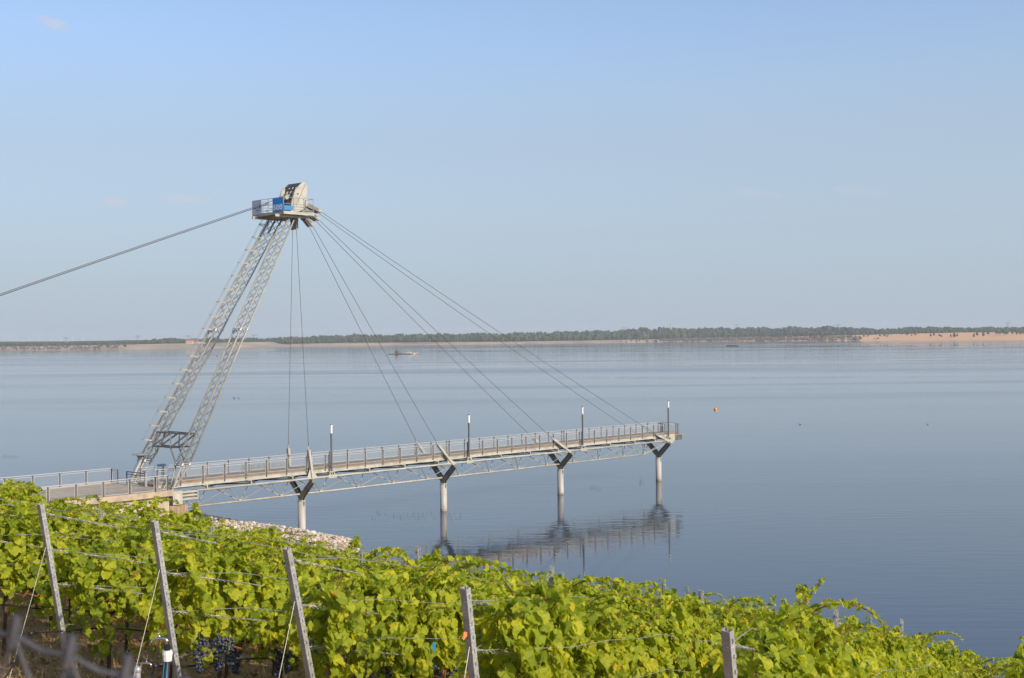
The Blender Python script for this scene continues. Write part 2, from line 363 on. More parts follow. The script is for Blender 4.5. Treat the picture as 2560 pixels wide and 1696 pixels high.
mg = N(nt, 'ShaderNodeMix', data_type='RGBA'); mg.inputs['B'].default_value = (.68, .38, .16, 1); mf = mth(nt, 'MULTIPLY', mr_.outputs[0], .9)
nt.links.new(mf, mg.inputs['Factor']); nt.links.new(old, mg.inputs['A']); nt.links.new(mg.outputs['Result'], p_.inputs['Base Color'])
tag(b.build('far_shore', ms, smooth=True), kind='structure')

M['wood'] = mat_leaf('wood_foliage', [(0, (.022, .045, .018)), (.5, (.045, .075, .028)), (1, (.085, .105, .04))], (1, 1, 1), .1, .9)
M['scrub'] = mat_leaf('red_brown_scrub', [(0, (.11, .085, .06)), (.5, (.15, .105, .08)), (1, (.10, .12, .06))], (1, 1, 1), .1, .9)
def crown(mb, c, r, h, seg=7, ring=5, jit=.28, a=0.):
    o = len(mb.v); mb.ball(c, r, seg, ring, (1, 1, h / r / 2), a=a)
    for i in range(o, len(mb.v)):
        v = Vector(mb.v[i]) - Vector(c); k = 1 + random.uniform(-jit, jit); mb.v[i] = tuple(Vector(c) + v * k)
b = MB()
for u_i in range(560):
    u = -.50 + 1.0 * u_i / 559
    for row in range(9):
        uu = u + random.uniform(-.002, .002); vf = table(VF, uu)
        v = vf + (row ** 1.35) * 13 + random.uniform(-7, 7)
        P = far_P(uu, v); top = table(FT, uu)
        hh = max(4.5, (top - P.z) * (.62 if row < 2 else .85 if row < 5 else 1.0)) * random.uniform(.66, 1.10) * (1 + .10 * math.sin(uu * 310) * math.sin(uu * 97 + 1))
        if row < 1 and random.random() < .35: continue
        r_ = hh * random.uniform(.26, .42)
        crown(b, P + Vector((0, 0, hh * .52)), r_, hh * .98, 7, 6, .3, min(1, max(0, random.gauss(.42, .24))))
tag(b.build('distant_wood', M['wood']), 'continuous dark green wood along the far shore of the lake', 'wood', kind='stuff')
b = MB()
for i in range(1250):                                # reddish brush at the water's edge, centre right
    u = random.choice([random.gauss(px2u(1880), .04), random.uniform(px2u(1660), px2u(2150)), random.uniform(px2u(0), px2u(300))])
    left = u < -.2
    v = random.uniform(3, table(VF, u) * (.75 if left else .55)); P = far_P(u, v)
    if left and random.random() < .55: continue
    hh = random.uniform(1.5, 5 if not left else 3.2)
    crown(b, P + Vector((0, 0, hh * .4)), hh * .6, hh, 5, 4, .3, random.random())
tag(b.build('shore_scrub', M['scrub']), 'reddish brown brush thickets at the far water edge', 'scrub', kind='stuff')
# far ridge beyond the left shore
b = MB(); rs = frange(-.46, -.02, 90)
vv = []
for u in rs:
    zt = 14.2 + .5 * math.sin(u * 60) + .25 * math.sin(u * 210)
    Y = 3250; vv += [(u * Y, Y, 0), (u * Y, Y, zt - 2), (u * (Y + 60), Y + 60, zt)]
b.add(vv, [(i * 3 + j, i * 3 + 3 + j, i * 3 + 4 + j, i * 3 + 1 + j) for i in range(len(rs) - 1) for j in (0, 1)])
tag(b.build('hills', M['wood']), kind='structure')

# single trees and bushes standing free on the open dune (bearing from the photograph's x)
def free_tree(x, v, hh, label, kind='round'):
    u = px2u(x); P = far_P(u, v); t = thing('pine_tree' if kind == 'pine' else 'bush_tree', P - Vector((0, 0, .1)), label, 'tree', 'single trees on the far dune')
    m_ = MB(); m_.tube([(0, 0, -.3), (0, 0, hh * .4)], [hh * .035, hh * .02], 5); m_.build('trunk', M['bark'], t)
    c = MB()
    if kind == 'pine':
        for k in range(4): crown(c, (0, 0, hh * (.35 + .17 * k)), hh * (.30 - .06 * k), hh * .34, 7, 4, .3, .3 + .1 * k)
    else:
        for k in range(5):
            a = k * 1.9; crown(c, (math.cos(a) * hh * .18, math.sin(a) * hh * .14, hh * (.5 + .09 * (k % 3))), hh * .3, hh * .55, 7, 4, .3, .25 + .15 * (k % 3))
    c.build('crown', M['wood'], t); return t
ft = [(2134, 30, 4.5, 'r'), (2142, 60, 3.5, 'r'), (2151, 25, 6.5, 'r'), (2200, 90, 5, 'r'), (2211, 100, 5.5, 'r'), (2221, 150, 4, 'p'), (2254, 160, 4.5, 'r'), (2267, 130, 4.5, 'r'), (2279, 110, 4, 'p'),
      (2288, 120, 5, 'r'), (2327, 80, 7, 'p'), (2335, 100, 7.5, 'p'), (2348, 90, 5, 'r'), (2353, 70, 5, 'r'), (2377, 70, 6, 'p'), (2386, 55, 10, 'p'), (2393, 80, 6.5, 'p'), (2435, 60, 8, 'p'), (2443, 90, 10, 'p'),
      (2459, 80, 10.5, 'p'), (2470, 140, 6, 'r'), (2491, 160, 7, 'p'), (2497, 130, 10, 'r'), (2509, 150, 9, 'r'), (2513, 120, 12.5, 'r'), (2531, 150, 9.5, 'p'), (2542, 140, 9.5, 'p'), (2551, 140, 9.5, 'p'),
      (2557, 160, 9, 'r'), (1975, 60, 7, 'r'), (2038, 35, 7, 'r'), (2055, 60, 8, 'r'), (2098, 35, 5, 'r'), (2122, 50, 6, 'r'), (312, 30, 6, 'r'), (268, 45, 5.5, 'r'), (252, 50, 5, 'r'), (168, 45, 5, 'r'), (128, 12, 4, 'r')]
ORD = ['first', 'second', 'third', 'fourth', 'fifth', 'sixth', 'seventh', 'eighth', 'ninth', 'tenth', 'eleventh', 'twelfth', 'thirteenth', 'fourteenth', 'fifteenth', 'sixteenth', 'seventeenth', 'eighteenth', 'nineteenth', 'twentieth', 'twenty-first', 'twenty-second', 'twenty-third', 'twenty-fourth', 'twenty-fifth', 'twenty-sixth', 'twenty-seventh', 'twenty-eighth', 'twenty-ninth', 'thirtieth', 'thirty-first', 'thirty-second', 'thirty-third', 'thirty-fourth', 'thirty-fifth', 'thirty-sixth', 'thirty-seventh', 'thirty-eighth', 'thirty-ninth', 'fortieth']
ft.sort()
for i, (x, v, hh, k) in enumerate(ft):
    size = 'tiny' if hh < 5 else 'small' if hh < 8 else 'taller' if hh < 12 else 'widest and tallest'
    side = 'on the right dune' if x > 2130 else 'on the brushy far shore' if x > 1000 else 'on the left far bank'
    free_tree(x, v, hh, f"{size} dark {'conifer' if k == 'p' else 'bush'} {side}, {ORD[i]} free-standing from left", 'pine' if k == 'p' else 'round')

# white tower, houses, pylons, turbines on the horizon
P = far_P(px2u(1677), 130); t = thing('observation_tower', P, 'slim pale tower standing above the distant wood', 'tower')
b = MB(); b.tube([(0, 0, 0), (0, 0, 36 - P.z)], [1.7, 1.5], 10); b.build('shaft', M['plaster'], t)
b = MB(); b.tube([(0, 0, 36 - P.z), (0, 0, 37.2 - P.z)], [1.9, 1.9], 10); b.build('cap', M['pylon'], t)
def house(x, v, wx, dy, hw, hr, label):
    P = far_P(px2u(x), v); t = thing('house', P, label, 'house', 'red roofed houses by the far wood')
    b = MB(); b.box((0, 0, hw / 2 - .5), (wx / 2, 0, 0), (0, dy / 2, 0), (0, 0, hw / 2 + .5)); b.build('wall', M['plaster'], t)
    b = MB(); b.prism([(-wx / 2 - .5, -dy / 2 - .5, hw), (-wx / 2 - .5, dy / 2 + .5, hw), (-wx / 2 - .5, 0, hw + hr)], (wx + 1, 0, 0)); r_ = b.build('roof', M['roof'], t)
    b = MB(); b.box((wx * .2, 1, hw + hr), (.5, 0, 0), (0, .5, 0), (0, 0, 1)); b.build('chimney', M['roof'], r_)
    for k in (-.3, 0, .3): b = MB(); b.box((wx * k, -dy / 2 - .02, hw * .5), (.7, 0, 0), (0, .05, 0), (0, 0, .8)); b.build('window', M['dark'], t)
house(474, 118, 11, 7, 4, 4, 'house with a big red roof at the left wood edge')
house(490, 122, 8, 6, 3.5, 2.8, 'lower red roofed house just right of the big one')
house(846, 130, 12, 8, 3.2, 2.2, 'low pale house on the bare rise left of centre')
for i, (x, Y, ztop) in enumerate([(165, 3000, 23), (345, 2900, 25), (470, 2900, 24), (636, 2950, 24.5), (1560, 3050, 33), (1842, 3100, 38), (2095, 3000, 34.5), (2520, 2900, 34)]):
    u = px2u(x); t = thing('power_pylon', (u * Y, Y, 4), f"faint grey power pylon on the horizon, {ORD[i]} from the left", 'pylon', 'power pylons beyond the far wood')
    b = MB(); hz = ztop - 4
    for sx in (-1, 1):
        for sy in (-1, 1): b.tube([(sx * 2.2, sy * 2.2, 0), (sx * .35, sy * .35, hz)], .22, 4)
    for k in range(8):
        z0, z1 = hz * k / 8, hz * (k + 1) / 8; w0 = 2.2 - 1.85 * k / 8; w1 = 2.2 - 1.85 * (k + 1) / 8
        b.tube([(-w0, -w0, z0), (w1, -w1, z1)], .12, 4); b.tube([(w0, -w0, z0), (-w1, -w1, z1)], .12, 4)
    b.build('mast', M['pylon'], t)
    b = MB(); b.tube([(-8.5, 0, hz - 2), (8.5, 0, hz - 2)], .3, 4); b.tube([(-5.5, 0, hz), (5.5, 0, hz)], .25, 4)
    b.tube([(-8.5, 0, hz - 2), (0, 0, hz - .2)], .12, 4); b.tube([(8.5, 0, hz - 2), (0, 0, hz - .2)], .12, 4); b.build('cross_arm', M['pylon'], t)
for i, x in enumerate([74, 98, 128, 152, 182, 208]):
    Y = 3350; u = px2u(x); t = thing('wind_turbine', (u * Y, Y, 8), f"tiny white wind turbine above the left horizon, {ORD[i]} from the left", 'wind turbine', 'wind turbines on the left horizon')
    b = MB(); b.tube([(0, 0, 0), (0, 0, 15)], [.45, .25], 6); b.build('tower', M['turbine'], t)
    b = MB(); b.box((0, 0, 15.2), (.4, 0, 0), (0, 1.0, 0), (0, 0, .4)); b.build('nacelle', M['turbine'], t)
    b = MB()
    for k in range(3):
        a = i * .7 + k * 2.094; b.bar((0, -1.1, 15.2), (math.sin(a) * 6.2, -1.1, 15.2 + math.cos(a) * 6.2), .1, .45, (0, 1, 0))
    b.build('rotor', M['turbine'], t)

# ------------------------------------------------------------------ things afloat
t = thing('work_pontoon', (-97, 1165, 0), 'dark low pontoon with a mast and a pale heap far out', 'pontoon')
b = MB(); b.prism([(-12, -2.5, -.3), (9, -2.5, -.3), (10, 0, -.3), (9, 2.5, -.3), (-12, 2.5, -.3)], (0, 0, 1.0)); b.box((-3, 0, .9), (3, 0, 0), (0, 1.5, 0), (0, 0, .3)); b.build('hull', M['rust'], t)
b = MB(); b.tube([(-5, 0, .6), (-5, 0, 7.6)], [.35, .15], 6); b.tube([(-6.2, 0, 4), (-3.8, 0, 4)], .14, 5); b.build('mast', M['rust'], t)
b = MB(); b.box((-4.6, 0, 1.7), (1.6, 0, 0), (0, 1.3, 0), (0, 0, 1.0)); b.prism([(-6.4, -1.4, 2.7), (-2.8, -1.4, 2.7), (-3.2, -1.4, 3.0), (-6, -1.4, 3.0)], (0, 2.8, 0)); b.build('cabin', M['rust'], t)
b = MB()
for k in range(9): crown(b, (4 + k * 1.15, random.uniform(-.8, .8), .7 + .5 * math.sin(k * .8)), 1.3, 1.8, 6, 4, .3)
b.build('rubble_heap', M['rubble'], t)
t = thing('work_barge', (266, 1600, 0), 'flat dark barge lying right of centre near the far shore', 'barge')
b = MB(); b.prism([(-7, -2.5, -.4), (6.2, -2.5, -.4), (7.2, -2.5, 1.5), (-7, -2.5, 1.7)], (0, 5, 0)); b.build('hull', M['black'], t)
b = MB(); b.box((5.2, 0, 2.1), (.7, 0, 0), (0, .8, 0), (0, 0, 1.1)); b.prism([(4.3, -1, 3.2), (6.1, -1, 3.2), (6, -1, 3.4), (4.4, -1, 3.4)], (0, 2, 0)); b.build('cabin', M['pylon'], t)
def buoy(x, Y, r, label, m_):
    t = thing('buoy', (px2u(x) * Y, Y, 0), label, 'buoy', 'mooring buoys')
    b = MB(); b.ball((0, 0, r * .35), r, 14, 9); b.build('float', m_, t, True)
    b = MB(); b.tube([(0, 0, r * 1.3), (0, 0, r * 1.75)], [r * .16, r * .12], 8); b.build('ring_post', M['dark'], t)
buoy(1787, 263, .33, 'round orange buoy floating right of the pier end', M['orange'])
buoy(543, 1150, 1.0, 'small dark red buoy far out behind the mast legs', M['red'])
for i, (x, y) in enumerate([(584, 996), (595, 996), (1998, 1062), (2317, 1062)]):
    Y = H * F_PX / (y - (841 - .01016 * (x - 1280))); t = thing('duck', (px2u(x) * Y, Y, 0), ['left duck of the two swimming beyond the mast legs', 'right duck of the two swimming beyond the mast legs', 'lone duck on open water right of the orange buoy', 'lone duck on open water at the far right'][i], 'duck', 'ducks on the lake', rz=i * 1.3)
    t.scale = (1, 1, 1) if i < 2 else (.6, .6, .6); b = MB(); b.ball((0, 0, .06), .2, 10, 6, (1.0, .55, .5)); b.tube([(-.18, 0, .08), (-.3, 0, .16)], [.06, .015], 6); b.tube([(.13, 0, .1), (.19, 0, .2), (.2, 0, .26)], [.06, .035, .04], 7); b.ball((.215, 0, .28), .055, 8, 5); b.build('body', M['dark'], t, True)
    b = MB(); b.tube([(.26, 0, .275), (.33, 0, .265)], [.022, .012], 5); b.build('beak', M['orange'], t)
def reeds(x0, x1, y0, y1, n, hmax, label):
    b = MB()
    for k in range(n):
        x = random.uniform(x0, x1); y = random.uniform(y0, y1); Y = H * F_PX / (y - (841 - .01016 * (x - 1280))); X = px2u(x) * Y
        hh = random.uniform(.3, 1) * hmax; lx, ly = random.uniform(-.25, .25) * hh, random.uniform(-.2, .2) * hh
        b.tube([(X, Y, -.1), (X + lx * .4, Y + ly * .4, hh * .6), (X + lx, Y + ly, hh)], [.012, .01, .004], 3)
    tag(b.build('reeds', M['reed']), label, 'reeds', kind='stuff')
M['reed'] = mat('reed_green', (.12, .15, .05), .8)
reeds(920, 1150, 1282, 1300, 60, .28, 'sparse thin reeds poking out of the water left of the second pile')
reeds(1470, 1500, 1215, 1225, 12, .4, 'thin reed tuft beside the third pile')
reeds(1590, 1606, 1195, 1212, 8, .45, 'thin reed tuft left of the last pile')
reeds(600, 730, 1160, 1182, 500, .32, 'patch of green water weed seen through the pier railing')
reeds(0, 42, 1138, 1146, 40, .22, 'green water weed at the left edge of the picture')

# ------------------------------------------------------------------ the pier  (local frame: x along the pier, y = away from the viewer side, z up)
ORG = Vector((-16.55, 103.28, 0)); RZ = math.atan2(.7335, .70)
def L(s, n, z): return Vector((s, -n, z))
SP = 15.21; PILES = [0, SP, 2 * SP, 3 * SP]
pier = thing('pier', ORG, 'long beige steel truss pier on four round piles reaching into the lake', 'pier', rz=RZ)
S0, S1 = -13.6, 47.6
b = MB(); b.box(L((S0 + S1) / 2, 0, 4.86), (( S1 - S0) / 2, 0, 0), (0, 1.02, 0), (0, 0, .04)); b.build('deck', M['deck'], pier)
for sg in (-1, 1):
    b = MB(); b.box(L((S0 + S1) / 2, sg * 1.075, 4.86), ((S1 - S0) / 2, 0, 0), (0, .05, 0), (0, 0, .075)); fz = b.build('fascia', M['fascia'], pier)
    b = MB(); b.box(L((S0 + 47.0) / 2, sg * 1.04, 4.635), ((47.0 - S0) / 2, 0, 0), (0, .045, 0), (0, 0, .14))
    b.box(L((S0 + 47.0) / 2, sg * 1.04, 4.77), ((47.0 - S0) / 2, 0, 0), (0, .10, 0), (0, 0, .012)); b.box(L((S0 + 47.0) / 2, sg * 1.04, 4.50), ((47.0 - S0) / 2, 0, 0), (0, .10, 0), (0, 0, .012)); b.build('edge_beam', M['paint'], pier)
    b = MB(); b.tube([L(-12.6, sg * 1.4, 4.18), L(46.0, sg * 1.4, 4.18)], .085, 8); b.build('top_chord', M['paint'], pier, True)
b = MB(); b.tube([L(-12.7, 0, 2.86), L(43.3, 0, 2.86)], .075, 8); b.build('bottom_chord', M['paint'], pier, True)
nodes = []
for k in range(-1, 4):
    for o in (0, 3.8, 7.6, 11.4):
        s_ = SP * k + 1.9 + o
        if -12.5 < s_ < 44.0: nodes.append(s_)
nodes[-1] = min(nodes[-1], 43.2)
for s_ in nodes:                                     # one brace set per bottom node: four thin diagonals
    b = MB()
    for sg in (-1, 1):
        for ds in (-1.9, 1.9): b.tube([L(s_ + ds * .03, sg * .02, 2.9), L(max(-12.4, min(45.9, s_ + ds)), sg * 1.36, 4.14)], .032, 6)
    b.box(L(s_, 0, 2.9), (.16, 0, 0), (0, .02, 0), (0, 0, .11))
    b.build('brace', M['paint'], pier)
for e0, e1 in ((L(43.3, 0, 2.86), L(45.9, 0, 4.1)), (L(-12.7, 0, 2.86), L(-10.6, 0, 4.14))):
    b = MB(); w_ = Vector((0, 1.36, 0)); b.tube([e1 - w_, e0, e1 + w_], .04, 6); b.build('brace', M['paint'], pier)
for s_ in nodes + [nodes[-1] + 2.6]:                 # cross beams with a stub carrying the deck above each chord
    b = MB(); b.box(L(s_, 0, 4.43), (.05, 0, 0), (0, 1.44, 0), (0, 0, .055))
    for sg in (-1, 1):
        b.box(L(s_, sg * 1.4, 4.36), (.045, 0, 0), (0, .07, 0), (0, 0, .115)); b.box(L(s_ - .1, sg * 1.25, 4.5), (.18, 0, 0), (0, .2, 0), (0, 0, .015))
    b.build('cross_beam', M['paint'], pier)
b = MB()
for n_ in (-.55, 0, .55): b.box(L((S0 + 47.0) / 2, n_, 4.66), ((47.0 - S0) / 2, 0, 0), (0, .05, 0), (0, 0, .155))
b.build('gap_shade_bar', M['dark'], pier)  # dark bars added so the gap under the deck reads as shaded
b = MB()
for i, s_ in enumerate(nodes[:-1]):
    b.tube([L(s_, -1.3, 4.3), L(nodes[i + 1], 1.3, 4.3)], .055, 5); b.tube([L(s_, 1.3, 4.33), L(nodes[i + 1], -1.3, 4.33)], .045, 5)
b.build('wind_bracing', M['dark'], pier)
for i, s_ in enumerate(PILES):
    b = MB(); b.tube([L(s_, 0, -2.2), L(s_, 0, 2.36)], .30, 28); pl = b.build('pile', M['pile'], pier, True)
    b = MB(); b.tube([L(s_, 0, 2.30), L(s_, 0, 2.375)], .325, 28); b.build('collar', M['paint'], pl)
    b = MB(); b.prism([L(s_ - .07, .302, 2.27), L(s_ + .07, .302, 2.27), L(s_ + .05, .302, 2.0), L(s_, .302, 1.92), L(s_ - .05, .302, 2.0)], (0, .06, 0)); b.build('slot', M['dark'], pl)
    if i:
        b = MB(); b.tube([L(s_, 0, -.6), L(s_, 0, .16)], .303, 28, False); b.build('waterline_stain', M['stain'], pl, True)
    b = MB(); d = .13                                # Y shaped head, plates across the pier
    for off in (-.13, .10):
        b.prism([L(s_ + off, -.20, 2.37), L(s_ + off, -.34, 2.72), L(s_ + off, -1.52, 3.86), L(s_ + off, -1.52, 4.08), L(s_ + off, -1.28, 4.08), L(s_ + off, -.08, 2.98),
                 L(s_ + off, .08, 2.98), L(s_ + off, 1.28, 4.08), L(s_ + off, 1.52, 4.08), L(s_ + off, 1.52, 3.86), L(s_ + off, .34, 2.72), L(s_ + off, .20, 2.37)], (.035, 0, 0))
    for sg in (-1, 1):
        b.bar(L(s_, sg * .33, 2.68), L(s_, sg * 1.5, 3.83), .26, .03, (1, 0, 0)); b.bar(L(s_, sg * 1.5, 3.84), L(s_, sg * 1.5, 4.08), .26, .03, (0, 1, 0))
    b.bar(L(s_, 0, 2.38), L(s_, 0, 2.95), .24, .03, (1, 0, 0))
    b.build('fork_head', M['fork'], pier)
# cable anchor arms on the top chords
ANC = [((-.25, 6.38), (0, 4.16)), ((13.42, 5.86), (15.02, 4.10)), ((28.1, 5.37), (30.2, 4.08)), ((43.85, 4.80), (45.95, 3.96))]
for (ts, tz), (bs, bz) in ANC:
    for sg in (-1, 1):
        b = MB(); p0, p1 = L(bs, sg * 1.42, bz), L(ts, sg * 1.30, tz); d = (p1 - p0).normalized()
        b.bar(p0 - d * .05, p1, .20, .22, (0, 1, 0))
        b.prism([p0 + Vector((-.55, 0, -.03)), p0 + Vector((.55, 0, -.03)), p0 + d * .75 + Vector((.13, 0, 0)), p0 + d * .75 - Vector((.13, 0, 0))], (0, .03, 0))
        b.bar(p1 - d * .02, p1 + d * .28, .09, .09); b.build('cable_anchor', M['paint'], pier)
# end bracket with ribs
b = MB()
for sg in (-1, 1):
    b.prism([L(45.0, sg * 1.16, 4.80), L(47.0, sg * 1.16, 4.78), L(47.0, sg * 1.16, 4.10), L(46.2, sg * 1.16, 3.95), L(45.6, sg * 1.16, 4.05)], (0, .04, 0))
for k in range(6): b.box(L(46.95 + k * .22, 0, 4.42), (.015, 0, 0), (0, 1.25, 0), (0, 0, .30))
b.box(L(47.5, 0, 4.69), (.62, 0, 0), (0, 1.28, 0), (0, 0, .02)); b.box(L(47.5, 0, 4.4), (.6, 0, 0), (0, 1.12, 0), (0, 0, .26)); b.build('end_bracket', M['paint'], pier)

# railings of the pier: posts and framed infill panels
def make_post(parent, p, w_=.075, h_=1.0, z0=4.62):
    b = MB(); b.box((0, .0, z0 + (4.9 + h_ - z0) / 2), (.020, 0, 0), (0, .035, 0), (0, 0, (4.9 + h_ - z0) / 2)); b.box((-.035, 0, z0 + (4.9 + h_ - z0) / 2), (.010, 0, 0), (0, .028, 0), (0, 0, (4.9 + h_ - z0) / 2))
    return b
post_me = make_post(None, None).mesh('post', M['post'])
def panel_meshes(wd, z0=4.97, z1=5.74):
    b = MB(); r_ = .015; x0, x1 = -wd / 2, wd / 2
    for p, q in (((x0, z0), (x1, z0)), ((x0, z1), (x1, z1)), ((x0, z0), (x0, z1)), ((x1, z0), (x1, z1))): b.bar((p[0], 0, p[1]), (q[0], 0, q[1]), r_ * 2, r_ * 2, (0, 1, 0))
    fr = b.mesh('panel', M['frame']); b = MB(); b.add([(x0, 0, z0), (x1, 0, z0), (x1, 0, z1), (x0, 0, z1)], [(0, 1, 2, 3)]); return fr, b.mesh('net', M['net'])
pan_me, net_me = panel_meshes(1.67)
def mk(me, name, parent, loc=(0, 0, 0), rz=0):
    o = bpy.data.objects.new(name, me); COL.objects.link(o); o.parent = parent; o.location = loc; o.rotation_euler.z = rz; return o
PW = 1.857
post_s = []
for k in range(-1, 4):
    for j in range(9):
        s_ = SP * k + 1.85 + PW * j
        if -13.4 < s_ < 47.3: post_s.append(s_)
for sg, side in ((1, 'near'), (-1, 'far')):
    b = MB(); b.tube([L(S0, sg * 1.13, 5.88), L(47.55, sg * 1.13, 5.88)], .026, 6); rl = b.build('railing', M['frame'], pier)
    for i, s_ in enumerate(post_s):
        mk(post_me, 'post', rl, L(s_, sg * 1.13, 0))
        if i + 1 < len(post_s) and post_s[i + 1] - s_ > 1.2: mk(pan_me, 'panel', rl, L(s_ + PW / 2, sg * 1.13, 0))
    mk(post_me, 'post', rl, L(47.5, sg * 1.13, 0))
    n_ = MB(); n_.add([L(S0, sg * 1.13, 4.98), L(47.5, sg * 1.13, 4.98), L(47.5, sg * 1.13, 5.73), L(S0, sg * 1.13, 5.73)], [(0, 1, 2, 3)]); n_.build('infill_net', M['net'], rl)
b = MB(); b.tube([L(47.55, -1.13, 5.88), L(47.55, 1.13, 5.88)], .024, 6); rl = b.build('railing', M['steel'], pier)
mk(panel_meshes(2.0)[0], 'panel', rl, L(47.5, 0, 0), R(90)); n_ = MB(); n_.add([L(47.5, -1, 4.98), L(47.5, 1, 4.98), L(47.5, 1, 5.73), L(47.5, -1, 5.73)], [(0, 1, 2, 3)]); n_.build('infill_net', M['net'], rl)
b = MB(); b.box(L(47.1, -.6, 5.3), (.03, 0, 0), (0, .1, 0), (0, 0, .4)); b.box(L(47.1, -.6, 5.75), (.06, 0, 0), (0, .35, 0), (0, 0, .03)); b.build('lifebuoy_stand', M['dark'], pier)

# lamps
b = MB(); b.box((0, 0, 6.02), (.055, 0, 0), (0, .055, 0), (0, 0, 1.52)); pole_me = b.mesh('pole', M['lamp'])
b = MB(); b.tube([(0, 0, 7.54), (0, 0, 8.2)], .085, 14); head_me = b.mesh('lamp_head', M['white'])
b = MB(); b.tube([(0, 0, 8.2), (0, 0, 8.27)], [.09, .07], 14); cap_me = b.mesh('lamp_cap', M['dark'])
b = MB(); b.box((-.22, 0, 4.41), (.045, 0, 0), (0, .08, 0), (0, 0, .14)); b.box((.22, 0, 4.41), (.045, 0, 0), (0, .08, 0), (0, 0, .14)); b.box((0, 0, 4.53), (.26, 0, 0), (0, .1, 0), (0, 0, .03)); b.box((0, 0, 4.18), (.42, 0, 0), (0, .13, 0), (0, 0, .13)); brk_me = b.mesh('bracket', M['paint'])
for i, (s_, d_) in enumerate([(1.95, 'nearest the mast'), (17.05, 'between the second and third pile from shore'), (32.15, 'between the third and the last pile'), (45.6, 'at the outer end of the pier')]):
    p = ORG + Matrix.Rotation(RZ, 3, 'Z') @ L(s_, 1.34, 0)
    t = thing('lamp_post', p, f'slim dark lamp post with white head, {d_}', 'lamp post', 'lamp posts along the pier', rz=RZ)
    for me, nm in ((pole_me, 'pole'), (head_me, 'lamp_head'), (cap_me, 'lamp_cap'), (brk_me, 'bracket')): mk(me, nm, t)

# ------------------------------------------------------------------ abutment terrace
ab = thing('pier_terrace', ORG, 'concrete terrace and abutment at the landward end of the pier', 'terrace', rz=RZ)
b = MB(); b.box(L(-34.8, -.2, 4.62), (20.8, 0, 0), (0, 3.75, 0), (0, 0, .05)); b.build('paving', M['terrace'], ab)
b = MB(); b.box(L(-34.6, 3.62, 4.5), (20.9, 0, 0), (0, .16, 0), (0, 0, .2)); b.box(L(-34.6, -4.02, 4.5), (20.9, 0, 0), (0, .16, 0), (0, 0, .2)); b.box(L(-13.84, -.2, 4.5), (.14, 0, 0), (0, 3.65, 0), (0, 0, .19)); b.build('coping', M['coping'], ab)
b = MB(); b.box(L(-34.7, -.2, 1.9), (20.8, 0, 0), (0, 3.66, 0), (0, 0, 2.4)); b.build('wall', M['concrete'], ab)
for sg in (1, -1):
    n0 = 2.75 if sg > 0 else -2.75
    b = MB(); b.box(L(-13.05, n0, 1.4), (.72, 0, 0), (0, .55, 0), (0, 0, 2.14)); b.build('pier_block', M['stained'], ab)
    b = MB(); b.box(L(-13.1, n0, 4.06), (.38, 0, 0), (0, .52, 0), (0, 0, .47)); sh = b.build('bearing_shoe', M['paint'], ab)
    b = MB(); p = L(-13.1, n0 + sg * .52, 4.06)
    b.tube([p, p + L(0, sg * .03, 0)], .27, 24); 
    for a in range(6): q = p + Vector((.34 * math.cos(a * 1.047 + .3), 0, .36 * math.sin(a * 1.047 + .3))); b.tube([q, q + L(0, sg * .025, 0)], .025, 6)
    b.build('bearing_cover', M['pile'], sh)
    b = MB()
    for z_ in (4.36, 4.12, 3.88): b.box(L(-12.05, n0 + sg * .1, z_), (.68, 0, 0), (0, .2, 0), (0, 0, .055))
    b.box(L(-12.05, n0 - sg * .02, 4.12), (.66, 0, 0), (0, .1, 0), (0, 0, .30)); b.box(L(-11.37, n0, 4.12), (.03, 0, 0), (0, .34, 0), (0, 0, .32)); b.build('ribbed_beam', M['paint'], ab)
b = MB(); b.box(L(-12.6, 0, 3.6), (.16, 0, 0), (0, 2.8, 0), (0, 0, .16)); b.build('cross_girder', M['paint'], ab)
b = MB(); b.box(L(-16.6, 3.48, 3.95), (.42, 0, 0), (0, .02, 0), (0, 0, .11)); b.build('plaque', M['pile'], ab)
b = MB(); b.box(L(-19.1, 3.5, 3.85), (.22, 0, 0), (0, .06, 0), (0, 0, .3)); b.box(L(-19.42, 3.5, 3.6), (.02, 0, 0), (0, .03, 0), (0, 0, .9)); b.build('junction_box', M['steel'], ab)

def terrace_rail(name, pts, label, post_step=1.95):
    t = thing(name, ORG, label, 'railing', rz=RZ); zt = 5.72
    for (p, q) in zip(pts, pts[1:]):
        p, q = Vector((p[0], -p[1], 0)), Vector((q[0], -q[1], 0)); d = q - p; l = d.length; ang = math.atan2(d.y, d.x); n_ = max(1, round(l / post_step)); st = l / n_
        b = MB(); b.tube([p + Vector((0, 0, zt)), q + Vector((0, 0, zt))], .028, 6); b.build('handrail', M['frame'], t)
        fr, nn = panel_meshes(st - .2, 4.76, 5.60)
        for k in range(n_ + 1):
            c = p + d * (k / n_); b = MB(); b.box((0, 0, 5.2), (.035, 0, 0), (0, .03, 0), (0, 0, .52)); mk(b.mesh('post', M['post']), 'post', t, c, ang)
            if k < n_: pp = mk(fr, 'panel', t, c + d / n_ / 2, ang); mk(nn, 'net', pp)
terrace_rail('terrace_railing', [(-44, 3.62), (-15.05, 3.62), (-14.1, 3.62)], 'grey steel railing along the near edge of the concrete terrace')
terrace_rail('terrace_railing', [(-44, -4.02), (-14.0, -4.02), (-14.0, -3.1)], 'grey steel railing along the far lakeside edge of the terrace')
t = thing('entrance_gate', ORG, 'low dark gate wing and post where the pier meets the terrace', 'gate', rz=RZ)
b = MB(); b.box(L(-13.9, .45, 5.2), (.07, 0, 0), (0, .09, 0), (0, 0, .56)); b.box(L(-13.9, .45, 5.78), (.12, 0, 0), (0, .2, 0), (0, 0, .03)); b.build('post', M['steel'], t)
